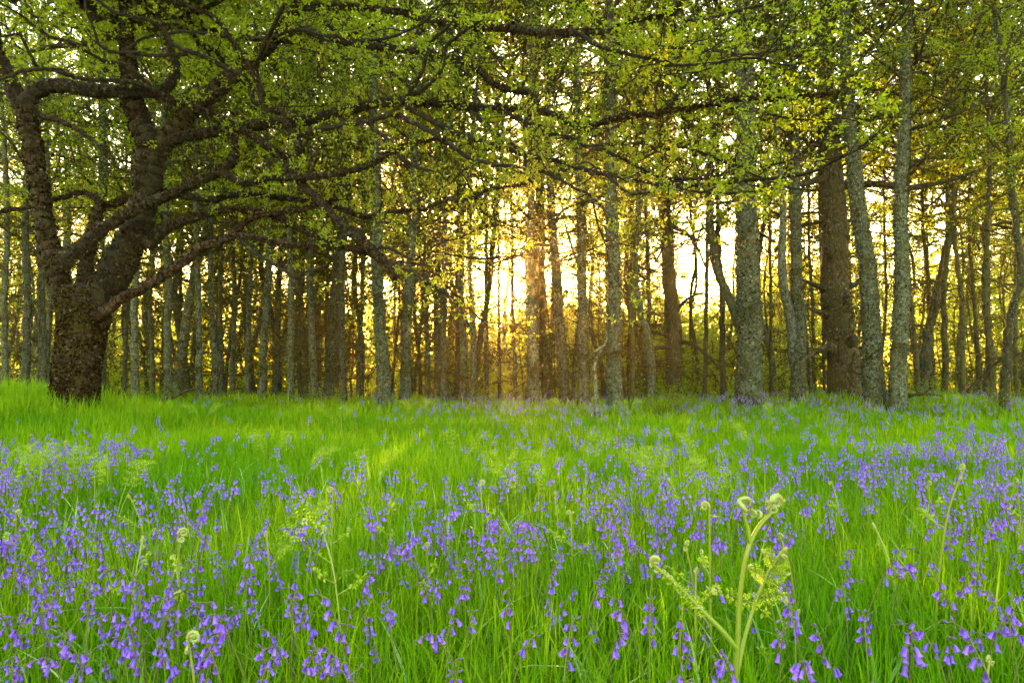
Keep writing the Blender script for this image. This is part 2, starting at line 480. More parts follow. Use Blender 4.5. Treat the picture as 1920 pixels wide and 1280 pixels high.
def crown_meshes(seed, H, hb, reach, n_br, leaf, per, bark, leafm, mossy=0.0, low_dead=10, clump=5):
    """branches and leaves round a vertical axis; returns (branch mesh, leaf mesh)"""
    rs = np.random.RandomState(seed)
    gb, gl = Geo(), Geo()
    LP, LD = [], []
    MP, MD = [], []
    def spray(p, d, L, r, depth):
        n = 5
        q = [p]; dd = d.copy(); pts = [p]
        for k in range(n):
            dd = unit(dd + rs.normal(0, 0.22, 3) + np.array((0, 0, 0.05)))
            pts.append(pts[-1] + dd * L / n)
        pts = np.array(pts)
        tube(gb, pts, np.linspace(r, r * 0.3, n + 1), 5 if depth == 0 else 3, cap=False)
        if depth < 2:
            m = rs.randint(3, 6) if depth == 0 else rs.randint(2, 4)
            for k in range(m):
                i = rs.randint(1, n + 1)
                nd = unit(pts[i] - pts[i - 1])
                nd = unit(nd + rs.normal(0, 0.65, 3) * np.array((1, 1, 0.55)))
                spray(pts[i], nd, L * rs.uniform(0.35, 0.6), r * 0.45, depth + 1)
        if depth >= 1:
            for k in range(1, n + 1):
                for c in range(per):
                    o = rs.normal(0, 0.10, 3)
                    LP.append(pts[k] + o * 0.8)
                    LD.append(unit(unit(pts[k] - pts[k - 1]) + rs.normal(0, 0.8, 3)))
        if mossy and depth <= 1:
            for k in range(1, n + 1):
                for c in range(int(mossy * 4)):
                    MP.append(pts[k] + rs.normal(0, 0.03, 3)); MD.append(np.array((rs.normal(0, 0.5), rs.normal(0, 0.5), -1.0)))
    for b in range(n_br):
        t = (b + rs.uniform(0, 1)) / n_br
        z = hb + (H - hb) * t ** 0.9
        a = b * 2.4 + rs.uniform(-0.5, 0.5)
        L = reach * (0.45 + 0.75 * math.sin(math.pi * min(1, 0.15 + 0.8 * t))) * rs.uniform(0.7, 1.2)
        d = unit(np.array((math.cos(a), math.sin(a), 0.15 + 0.9 * t * rs.uniform(0.5, 1.2))))
        spray(np.array((0, 0, z)), d, L, 0.012 + 0.012 * L, 0)
    for b in range(low_dead):
        z = rs.uniform(0.9, hb + 1.0); a = rs.uniform(0, 2 * math.pi)
        d = unit(np.array((math.cos(a), math.sin(a), rs.uniform(-0.35, 0.35))))
        L = rs.uniform(0.5, 1.6)
        pts = [np.array((0, 0, z))]
        for k in range(5):
            d = unit(d + rs.normal(0, 0.25, 3)); pts.append(pts[-1] + d * L / 5)
        tube(gb, pts, np.linspace(0.018, 0.005, 6), 4, cap=False)
        for k in range(2):
            i = rs.randint(2, 5); d2 = unit(d + rs.normal(0, 0.7, 3)); p2 = [pts[i]]
            for j in range(3): d2 = unit(d2 + rs.normal(0, 0.25, 3)); p2.append(p2[-1] + d2 * L * 0.15)
            tube(gb, p2, np.linspace(0.008, 0.003, 4), 3, cap=False)
        for k in range(1, 6):
            for c in range(5):
                MP.append(pts[k] + rs.normal(0, 0.03, 3)); MD.append(np.array((rs.normal(0, 0.4), rs.normal(0, 0.4), -1.0)))
    if MP:
        MP_, MD_ = np.array(MP), np.array(MD)
        leaves(gb, MP_, MD_, rs.uniform(0.04, 0.11, len(MP_)), rs.uniform(0.02, 0.04, len(MP_)), rs, 0.0, 1)
    LP = np.array(LP); LD = np.array(LD)
    n = len(LP)
    sh = vnoise(LP[:, 0] + LP[:, 2] * 0.7, LP[:, 1] + LP[:, 2] * 0.4, 0.8, seed)
    leaves(gl, LP, LD, leaf * rs.uniform(0.6, 1.25, n), leaf * 0.62 * rs.uniform(0.6, 1.2, n), rs, 0.9, 0,
           rnd=np.clip(0.65 * sh + rs.uniform(-0.1, 0.45, n), 0, 1))
    return gb.mesh('branchwork', [bark, M_MOSS]), gl.mesh('leafage', [leafm])

CROWNS = {
    'low': [crown_meshes(100 + k, 13.5, 4.0, 2.6, 21, 0.082, 4, M_THIN, M_TREELEAF, 0.5, 22) for k in range(4)],
    'high': [crown_meshes(120 + k, 15.0, 6.8, 2.4, 22, 0.082, 4, M_THIN, M_TREELEAF, 0.5, 22) for k in range(3)],
    'canopy': [crown_meshes(180 + k, 14.5, 5.8, 3.7, 32, 0.082, 4, M_THIN, M_TREELEAF, 0.3, 10) for k in range(3)],
    'dense': [crown_meshes(160 + k, 13.0, 2.6, 2.0, 22, 0.08, 4, M_THIN, M_TREELEAF, 0.6, 16) for k in range(4)],
    'thin': [crown_meshes(140 + k, 10.0, 4.6, 1.3, 16, 0.078, 4, M_THIN, M_TREELEAF, 0.8, 14) for k in range(3)],
}

def place_tree(name, label, group, base, trunk_data, crown, rz=0.0, scale=1.0, lean=(0, 0), crown_off=(0, 0, 0), category='tree'):
    t = thing(name, label, category, base, group, 0.0)
    t.scale = (scale,) * 3
    t.rotation_euler = (lean[1], lean[0], 0)
    link('trunk', trunk_data, t)
    if crown:
        link('branchwork', crown[0], t, crown_off, (0, 0, rz))
        link('crown', crown[1], t, crown_off, (0, 0, rz))
    return t

TREE_N = [0]
def traced_tree(path, hw, Y, bark, label, kind='low', name='lichen_tree', group=None, H=13.0, flakes=700, seed=0, flare=1.35, rings=70, extra=None, wob=0.10):
    """path: photograph pixels from the base up; the trunk goes on upward to height H"""
    rs = np.random.RandomState(500 + TREE_N[0] + seed); TREE_N[0] += 1
    W = np.array([at(px, py, Y) for px, py in path])
    base = W[0].copy(); base[2] = float(gz(base[0], base[1])) - 0.02
    W = W - base; W[0, 2] = 0
    dz = rs.normal(0, 0.05, len(W)); dz[0] = 0
    W[:, 1] += np.cumsum(dz)
    r0 = hw * Y / F_PX
    top = W[-1]
    if top[2] < H:
        d = unit(W[-1] - W[max(0, len(W) - 3)]) * 0.5; d[2] = 1.0
        k = (H - top[2])
        W = np.vstack([W, top + np.array((d[0] * k * 0.3, d[1] * k * 0.3, k * 0.5)), top + np.array((d[0] * k * 0.4, 0, k))])
    rad = r0 * np.clip(1.0 - 0.9 * (W[:, 2] / (H * 1.05)) ** 1.2, 0.08, 1)
    tm = trunk_mesh('trunk', W, rad, bark, rs, flakes, 0.026 + 0.1 * r0, 16, wob, flare, rings)
    cr = None; off = (0, 0, 0)
    if kind:
        v = CROWNS[kind]; cr = v[TREE_N[0] % len(v)]
        zc = 7.0
        off = (float(np.interp(zc, W[:, 2], W[:, 0])), float(np.interp(zc, W[:, 2], W[:, 1])), 0)
    t = place_tree(name, label, group, tuple(base), tm, cr, rs.uniform(0, 6.28), 1.0, (0, 0), off)
    return t, W, rad, base

def snag(parent, base, pts, rad, bark, Y, name='branch'):
    """a single traced bough as a part of its tree (pixels at depth Y)"""
    rs = np.random.RandomState(int(pts[0][0]) + int(pts[0][1]))
    W = np.array([at(p[0], p[1], Y + (p[2] if len(p) > 2 else 0)) for p in pts]) - base
    P = catmull(np.column_stack([W, np.linspace(rad, rad * 0.3, len(W))]), 8 * len(W))
    g = Geo(); tube(g, P[:, :3], P[:, 3], 8, 0.15, rs)
    return g.build(name, [bark], parent)

# the trunks one can single out at the edge of the wood
traced_tree([(1406, 744), (1404, 690), (1408, 620), (1406, 520), (1404, 430), (1400, 340), (1398, 200), (1395, 90), (1393, -60)], 24, 15.0, M_LICHEN,
            'thickest grey lichen-crusted trunk, right of the bright sky gap', 'high', H=14, flakes=5200, flare=1.2, rings=110)
t, W, rad, b = traced_tree([(1497, 738), (1494, 690), (1499, 600), (1493, 500), (1490, 400), (1486, 250), (1484, 120), (1482, -50)], 13, 17.0, M_LICHEN,
            'twin-stemmed grey trunk with pale bare bark where its stems meet', 'high', H=13, flakes=2400, rings=90)
snag(t, b, [(1492, 690), (1488, 650), (1484, 600), (1470, 540), (1466, 480), (1468, 400), (1462, 300), (1450, 180), (1446, 60)], 0.15, M_PALE, 17.0, 'stem')
t, W, rad, b = traced_tree([(1585, 742), (1583, 690), (1578, 640), (1570, 570), (1566, 500), (1568, 430), (1562, 370), (1556, 280), (1552, 150), (1550, -60)], 30, 17.5, M_DARKBARK,
            'stout dark brown oak with burrs between grey lichened trunks', 'canopy', 'oak_tree', H=13, flakes=700, flare=1.25, rings=110, wob=0.08)
for q in ([(1560, 545), (1530, 535, -.3), (1505, 525, -.6)], [(1560, 590), (1535, 585, -.3), (1512, 575, -.5)], [(1562, 645), (1540, 655, -.4), (1512, 670, -.8), (1490, 690, -1.2)],
          [(1575, 350), (1640, 345, -.5), (1700, 352, -.8), (1750, 345, -1), (1800, 332, -1.2), (1830, 320, -1.4)],
          [(1560, 330), (1500, 345, -.3), (1450, 338, -.6), (1420, 350, -.7)],
          [(1575, 240), (1640, 220, -.6), (1700, 215, -1.), (1760, 205, -1.5), (1800, 180, -1.7)],
          [(1592, 538), (1605, 532), (1618, 520)]):
    snag(t, b, q, 0.10, M_DARKBARK, 17.5)
for cx, cy in ((1553, 470), (1590, 560), (1598, 640), (1596, 690), (1546, 560), (1560, 655)):
    rs_ = np.random.RandomState(cx); c = at(cx, cy, 17.15) - b
    g = Geo()
    th = np.linspace(0, math.pi, 7); ph = np.linspace(0, 2 * math.pi, 11)[:-1]
    V = np.array([[math.sin(a) * math.cos(p), math.sin(a) * math.sin(p), math.cos(a)] for a in th for p in ph]) * rs_.uniform(0.09, 0.16)
    V *= 1 + rs_.uniform(-0.25, 0.25, (len(V), 1)); V[:, 2] *= 1.3
    q = [[i * 10 + j, i * 10 + (j + 1) % 10, (i + 1) * 10 + (j + 1) % 10, (i + 1) * 10 + j] for i in range(6) for j in range(10)]
    g.add(V + c, q); g.build('burr', [M_DARKBARK], t)
traced_tree([(1639, 742), (1636, 690), (1634, 600), (1628, 500), (1616, 400), (1608, 300), (1602, 200), (1598, 100), (1590, -60)], 18, 15.5, M_LICHEN,
            'grey lichened trunk leaning towards the stout dark oak', 'high', H=14, flakes=3600, rings=100)
traced_tree([(1683, 744), (1688, 680), (1690, 600), (1692, 500), (1694, 400), (1702, 280), (1708, 160), (1714, 40), (1718, -60)], 15, 15.0, M_LICHEN,
            'straight grey trunk third to the right of the stout oak, thinning upward', 'high', H=14, flakes=3200, rings=100)
traced_tree([(1881, 742), (1888, 690), (1894, 600), (1912, 520), (1900, 420), (1888, 330), (1884, 230), (1878, 120), (1862, 0), (1850, -80)], 7.5, 14.0, M_THIN,
            'slim bowed mossy trunk nearest the right edge of the wood', 'thin', H=12, flakes=1500, rings=100)
t, W, rad, b = traced_tree([(1265, 744), (1264, 690), (1266, 620), (1256, 540), (1254, 470), (1252, 400), (1244, 320), (1240, 200), (1236, 60), (1235, -60)], 15, 20.0, M_DARKBARK,
            'smooth brown trunk with bare snags left of the bright sky gap', 'canopy', 'oak_tree', H=14, flakes=300, rings=90)
for q in ([(1256, 630), (1225, 622, -.4), (1195, 618, -.8), (1172, 632, -1)], [(1256, 615), (1230, 608, -.3), (1190, 612, -.9)], [(1256, 650), (1230, 652), (1200, 660, -.5), (1185, 672, -.7)],
          [(1268, 640), (1300, 646, -.4), (1330, 670, -.8), (1348, 690, -1)], [(1262, 590), (1290, 560, -.2), (1320, 548, -.4)],
          [(1250, 420), (1290, 440, -.5), (1310, 470, -.9), (1322, 500, -1.1)], [(1250, 400), (1210, 430, -.5), (1190, 470, -.7)]):
    snag(t, b, q, 0.07, M_DARKBARK, 20.0)
traced_tree([(1154, 742), (1152, 680), (1152, 600), (1150, 500), (1147, 400), (1145, 300), (1143, 180), (1142, 60), (1142, -60)], 14.5, 16.0, M_LICHEN,
            'grey-green lichened trunk standing just right of the setting sun', 'high', H=14, flakes=3600, rings=100)
traced_tree([(1095, 745), (1094, 690), (1092, 600), (1090, 500), (1088, 400), (1084, 280), (1080, 140), (1078, -50)], 10.5, 17.0, M_LICHEN,
            'slimmer lichened trunk beside the pale crooked sapling', 'low', H=13, flakes=2400, rings=90)
traced_tree([(1062, 745), (1056, 690), (1048, 600), (1044, 500), (1036, 420), (1030, 300), (1026, 100), (1024, -50)], 10, 17.5, M_LICHEN,
            'lichened trunk with a swept foot, two left of the pale sapling', 'low', H=13, flakes=2000, rings=90)
traced_tree([(1003, 745), (1001, 690), (996, 600), (993, 500), (995, 400), (998, 300), (996, 150), (995, -50)], 10, 17.0, M_LICHEN,
            'lichened trunk a short way right of the setting sun disc glow', 'low', H=13, flakes=2000, rings=90)
traced_tree([(724, 748), (718, 690), (712, 600), (708, 500), (706, 400), (702, 250), (700, 100), (698, -50)], 12.5, 16.0, M_LICHEN,
            'broad dark lichened trunk under the drooping end of the oak bough', 'low', H=13, flakes=2600, rings=90)
traced_tree([(760, 748), (760, 690), (764, 600), (770, 520), (776, 420), (780, 250), (784, 50), (786, -50)], 10.5, 16.5, M_LICHEN,
            'lichened trunk next right of the broad dark trunk', 'low', H=13, flakes=2000, rings=90)
t, W, rad, b = traced_tree([(1120, 752), (1116, 715), (1113, 690), (1118, 672), (1128, 655), (1136, 636), (1134, 610), (1128, 580), (1112, 540), (1092, 512), (1066, 494), (1030, 478), (1000, 452), (985, 430)], 5.5, 13.0, M_PALE,
            'pale crooked sapling arching over towards the sun', None, 'crooked_sapling', H=2.0, flakes=250, flare=1.3, rings=90, wob=0.08)
snag(t, b, [(1130, 650), (1120, 656), (1108, 664)], 0.035, M_PALE, 13.0)
snag(t, b, [(1092, 512), (1075, 470), (1060, 420), (1052, 380)], 0.03, M_THIN, 13.0)

# the rest of the front rank: slender lichened trunks side by side
FRONT = [(6, 8, 7, 17), (47, 50, 9, 17), (77, 74, 10, 17.5), (92, 95, 8, 19), (198, 200, 6, 20), (231, 233, 6, 20), (252, 262, 8, 17), (284, 290, 6, 21), (318, 303, 8, 17), (345, 340, 5, 22),
         (373, 368, 7, 17.5), (400, 399, 8, 18), (415, 412, 6, 20), (436, 432, 6, 19), (468, 470, 7, 19), (493, 506, 9, 17.5), (516, 522, 7, 20), (547, 542, 9, 17), (566, 566, 6, 20), (592, 580, 8, 18),
         (613, 616, 6, 21), (645, 640, 10, 17.5), (676, 680, 7, 19), (800, 805, 7, 19), (816, 822, 7, 20), (836, 836, 8, 18), (852, 864, 6, 20), (868, 868, 8, 18), (884, 882, 8, 17.5), (912, 908, 5, 20),
         (938, 930, 5, 23), (966, 960, 6, 21), (1020, 1018, 5, 20), (1036, 1034, 6, 19), (1182, 1196, 6, 17), (1218, 1208, 6, 19), (1318, 1330, 4.5, 20), (1358, 1345, 6, 19), (1452, 1440, 5, 21), (1528, 1520, 5, 22),
         (1548, 1530, 4.5, 21), (1655, 1662, 5, 21), (1722, 1706, 6, 18), (1745, 1726, 6, 20), (1768, 1778, 7, 19), (1808, 1785, 7, 18), (1832, 1826, 6, 21), (1862, 1850, 8, 17), (1908, 1900, 6, 19)]
FRONT_LABEL = ['slender lichen-speckled trunk in the crowded front rank left of the sun', 'slender mossy trunk in the open front rank right of the sun']
rsF = np.random.RandomState(77)
for k, (xb, xt, hw, Y) in enumerate(FRONT):
    j = rsF.uniform(-4, 4, 4)
    right = xb > 1170
    traced_tree([(xb, 745), (xb * .8 + xt * .2 + j[0], 680), (xb * .5 + xt * .5 + j[1], 560), (xt * .9 + xb * .1 + j[2], 430), (xt + j[3], 260), (xt + rsF.uniform(-25, 25), 0)], hw * rsF.uniform(0.62, 0.95), float(Y),
                M_THIN if right else M_LICHEN, FRONT_LABEL[int(right)], ('thin' if k % 2 else 'canopy') if right else ('low' if k % 3 else 'high'),
                'slender_tree', 'slender trunks of the front rank ' + ('right' if right else 'left') + ' of the sun', H=12.5, flakes=900 if not right else 500, seed=k, rings=56)

# the wood behind: six trunks, copied
def wood_trunk(seed, H, r, bark):
    rs = np.random.RandomState(seed)
    z = np.linspace(0, H, 8)
    x = np.cumsum(rs.normal(0, 0.17, 8)); y = np.cumsum(rs.normal(0, 0.17, 8)); x[0] = y[0] = 0
    x[1] *= .3
    return trunk_mesh('trunk', np.column_stack([x, y, z]), r * np.clip(1 - 0.9 * (z / H) ** 1.3, 0.08, 1), bark, rs, 420, 0.04, 9, 0.14, 1.4, 44)
WOODT = [wood_trunk(900 + k, 13.5, (0.13, 0.07, 0.16, 0.055, 0.10, 0.065, 0.12, 0.08)[k], M_LICHEN if k % 3 != 1 else M_THIN) for k in range(8)]
def build_wood():
    rs = np.random.RandomState(5)
    pts = []
    tries = 0
    while len(pts) < 165 and tries < 14000:
        tries += 1
        y = rs.uniform(18.5, 46); x = rs.uniform(-0.95, 0.95) * y
        px = 960 + F_PX * x / y
        if px > 1270 and rs.uniform() < (0.90 if px < 1410 else 0.55): continue
        if 892 < px < 952 and y > 21: continue
        if any((x - a) ** 2 + (y - b) ** 2 < 0.85 ** 2 for a, b in pts): continue
        pts.append((x, y))
    for k, (x, y) in enumerate(pts):
        px = 960 + F_PX * x / y
        right = px > 1230
        kind = 'low' if px > 1420 and k % 5 < 2 else ('canopy' if y < 27 else 'high') if right or (px > 620 and y > 25 and k % 3) else ('low' if px > 620 or rs.uniform() < 0.6 else ('dense' if rs.uniform() < .5 else 'high'))
        cr = CROWNS[kind][k % len(CROWNS[kind])]
        place_tree('woodland_tree', 'thin tree deeper in the wood, half hidden behind the front trunks', 'trees deeper in the wood',
                   (x, y, float(gz(x, y))), WOODT[k % 8], cr, rs.uniform(0, 6.28), rs.uniform(0.85, 1.15), (rs.normal(0, 0.045), rs.normal(0, 0.045)))
build_wood()

# small bushy growth between the trunks
def bush_mesh(seed, lm):
    rs = np.random.RandomState(seed)
    gb, gl = Geo(), Geo(); LP, LD = [], []
    for s in range(16):
        a = rs.uniform(0, 6.28); d = unit(np.array((math.cos(a) * 0.7, math.sin(a) * 0.7, 1.0)))
        p = [np.zeros(3)]; L = rs.uniform(1.0, 2.2)
        for k in range(7):
            d = unit(d + rs.normal(0, 0.2, 3)); p.append(p[-1] + d * L / 7)
            if k > 1:
                for c in range(14):
                    LP.append(p[-1] + rs.normal(0, 0.20, 3)); LD.append(rs.normal(0, 1, 3))
        tube(gb, p, np.linspace(0.016, 0.004, 8), 4, cap=False)
    LP = np.array(LP); n = len(LP)
    leaves(gl, LP, np.array(LD), 0.085 * rs.uniform(0.6, 1.3, n), 0.05 * rs.uniform(0.6, 1.3, n), rs, 0.7)
    return gb.mesh('stems', [M_THIN]), gl.mesh('leafage', [lm])
BUSH = [bush_mesh(40 + k, M_FARLEAF) for k in range(3)]
BUSHDIM = [bush_mesh(46 + k, M_TREELEAF) for k in range(3)]
rsB = np.random.RandomState(8)
for k in range(80):
    y = rsB.uniform(21, 40); px = rsB.uniform(1230, 1960) if k < 24 else (rsB.uniform(-20, 800) if k < 58 else rsB.uniform(740, 1130))
    if k >= 58: y = rsB.uniform(27, 52)
    x = (px - 960) / F_PX * y
    t = thing('bush', 'low yellow-green bush glowing between the trunks', 'bush', (x, y, float(gz(x, y)) - 0.05), 'bushes between the trunks', rsB.uniform(0, 6.28))
    s = rsB.uniform(0.7, 1.4) * (1.1 if k < 58 else 1.2); t.scale = (s, s, s)
    link('branchwork', BUSH[k % 3][0], t); link('foliage', (BUSHDIM if px < 800 else BUSH)[k % 3][1], t)
    if px < 800: t['label'] = 'dim green bush in the shade between the crowded trunks'; t['group'] = 'shaded bushes among the trunks'

# leafy young trees that close the gaps between the trunks
rsY = np.random.RandomState(91)
YOUNG = wood_trunk(990, 13.0, 0.07, M_THIN)
for k in range(46):
    px = rsY.uniform(980, 1275) if k < 14 else (rsY.uniform(1415, 1960) if k < 34 else rsY.uniform(0, 820))
    y = rsY.uniform(24, 44); x = (px - 960) / F_PX * y
    cr = CROWNS['dense'][k % 4]
    place_tree('young_tree', 'leafy young tree filling the gap between older trunks', 'young trees filling the gaps', (x, y, float(gz(x, y))), YOUNG, cr, rsY.uniform(0, 6.28), rsY.uniform(0.45, 0.72), (rsY.normal(0, .04), rsY.normal(0, .04)))

# brambles and seedlings along the foot of the wood
rsK = np.random.RandomState(61)
for k in range(44):
    px = rsK.uniform(-10, 1930); y = rsK.uniform(13.5, 18.5); x = (px - 960) / F_PX * y
    if x < -4.5 and y < 14.5: y = 16.0; x = (px - 960) / F_PX * y
    t = thing('bramble', 'knee-high leafy bramble at the foot of the front trunks', 'shrub', (x, y, float(gz(x, y)) - 0.02), 'brambles along the foot of the wood', rsK.uniform(0, 6.28))
    q = rsK.uniform(0.22, 0.42); t.scale = (q, q, q)
    link('branchwork', BUSH[k % 3][0], t); link('foliage', BUSH[k % 3][1], t)

# dead boughs lying or leaning at the edge of the wood
def dead_bough(pts, Y, r, label):
    rs = np.random.RandomState(int(pts[0][0]))
    W = np.array([at(p[0], p[1], Y + (p[2] if len(p) > 2 else 0)) for p in pts])
    b = W[0].copy(); W = W - b
    P = catmull(np.column_stack([W, np.linspace(r, r * 0.35, len(W))]), 30)
    t = thing('dead_bough', label, 'branch', tuple(b))
    g = Geo(); tube(g, P[:, :3], P[:, 3], 8, 0.15, rs); g.build('bough', [M_DARKBARK], t)
    for k in range(4):
        i = rs.randint(8, 26); d = unit(P[i, :3] - P[i - 1, :3] + rs.normal(0, 0.5, 3)); q = [P[i, :3]]
        for j in range(4): d = unit(d + rs.normal(0, 0.25, 3)); q.append(q[-1] + d * rs.uniform(0.08, 0.18))
        g = Geo(); tube(g, np.array(q), np.linspace(P[i, 3] * 0.5, 0.004, 5), 5, cap=False); g.build('side_branch', [M_DARKBARK], t)
dead_bough([(1815, 736), (1830, 715), (1848, 700, -.1), (1862, 684, -.2), (1882, 672, -.3), (1902, 666, -.4), (1920, 660, -.5)], 16.0, 0.05, 'crooked dead bough leaning up among the slim trunks at the right')
dead_bough([(1690, 744), (1712, 740, -.2), (1738, 738, -.3), (1766, 742, -.4)], 15.5, 0.05, 'mossy fallen bough lying at the foot of the thinning grey trunk')
dead_bough([(300, 752), (330, 742, .2), (352, 732, .4), (380, 728, .6)], 15.0, 0.045, 'broken bough propped in the grass near the great oak')

# the far wood that closes the view: one mass of leaves
def build_far():
    rs = np.random.RandomState(21)
    g = Geo()
    for k in range(330):
        y = rs.uniform(56, 92); px = rs.uniform(-250, 2170)
        if k >= 260: y = rs.uniform(52, 60); px = rs.uniform(820, 1500)
        x = (px - 960) / F_PX * y
        yt = np.interp(px, [-200, 500, 800, 868, 885, 950, 968, 1100, 1200, 1300, 1400, 1500, 1700, 1900, 2200], [500, 505, 520, 540, 582, 582, 552, 552, 554, 556, 545, 480, 460, 430, 420])
        ztop = 1 + (HORIZON - yt) * 66 / F_PX
        h = max(2.0, (ztop - float(gz(x, y))) * (rs.uniform(0.85, 1.05) if px > 1380 else rs.uniform(0.6, 1.0)))
        n = 750
        u = unit(rs.normal(0, 1, (n, 3))) * (rs.uniform(0.55, 1.0, n) ** 0.6)[:, None]
        lump = 1 + 0.3 * np.sin(u[:, :1] * 6 + k) * np.sin(u[:, 2:] * 5 + k)
        P = u * lump * np.array((rs.uniform(2.2, 3.6), 2.4, h * 0.5)) + np.array((x, y, float(gz(x, y)) + h * 0.52))
        leaves(g, P, rs.normal(0, 1, (n, 3)), rs.uniform(0.25, 0.45, n), rs.uniform(0.16, 0.3, n), rs, 0.5,
               rnd=np.clip(rs.uniform(0, 0.6, n) + rs.uniform(0, 0.4), 0, 1))
    o = g.build('far_woodland', [M_FARLEAF])
    o['kind'] = 'stuff'; o['category'] = 'woodland'
    o['label'] = 'sunlit yellow-green woodland mass far behind the trunks'
build_far()

# ------------------------------------------------------------------ the great oak
OAK_Y = 11.0
def oak_depth(px):
    return OAK_Y - 4.2 * np.clip((px - 300) / 1300.0, 0, 1)

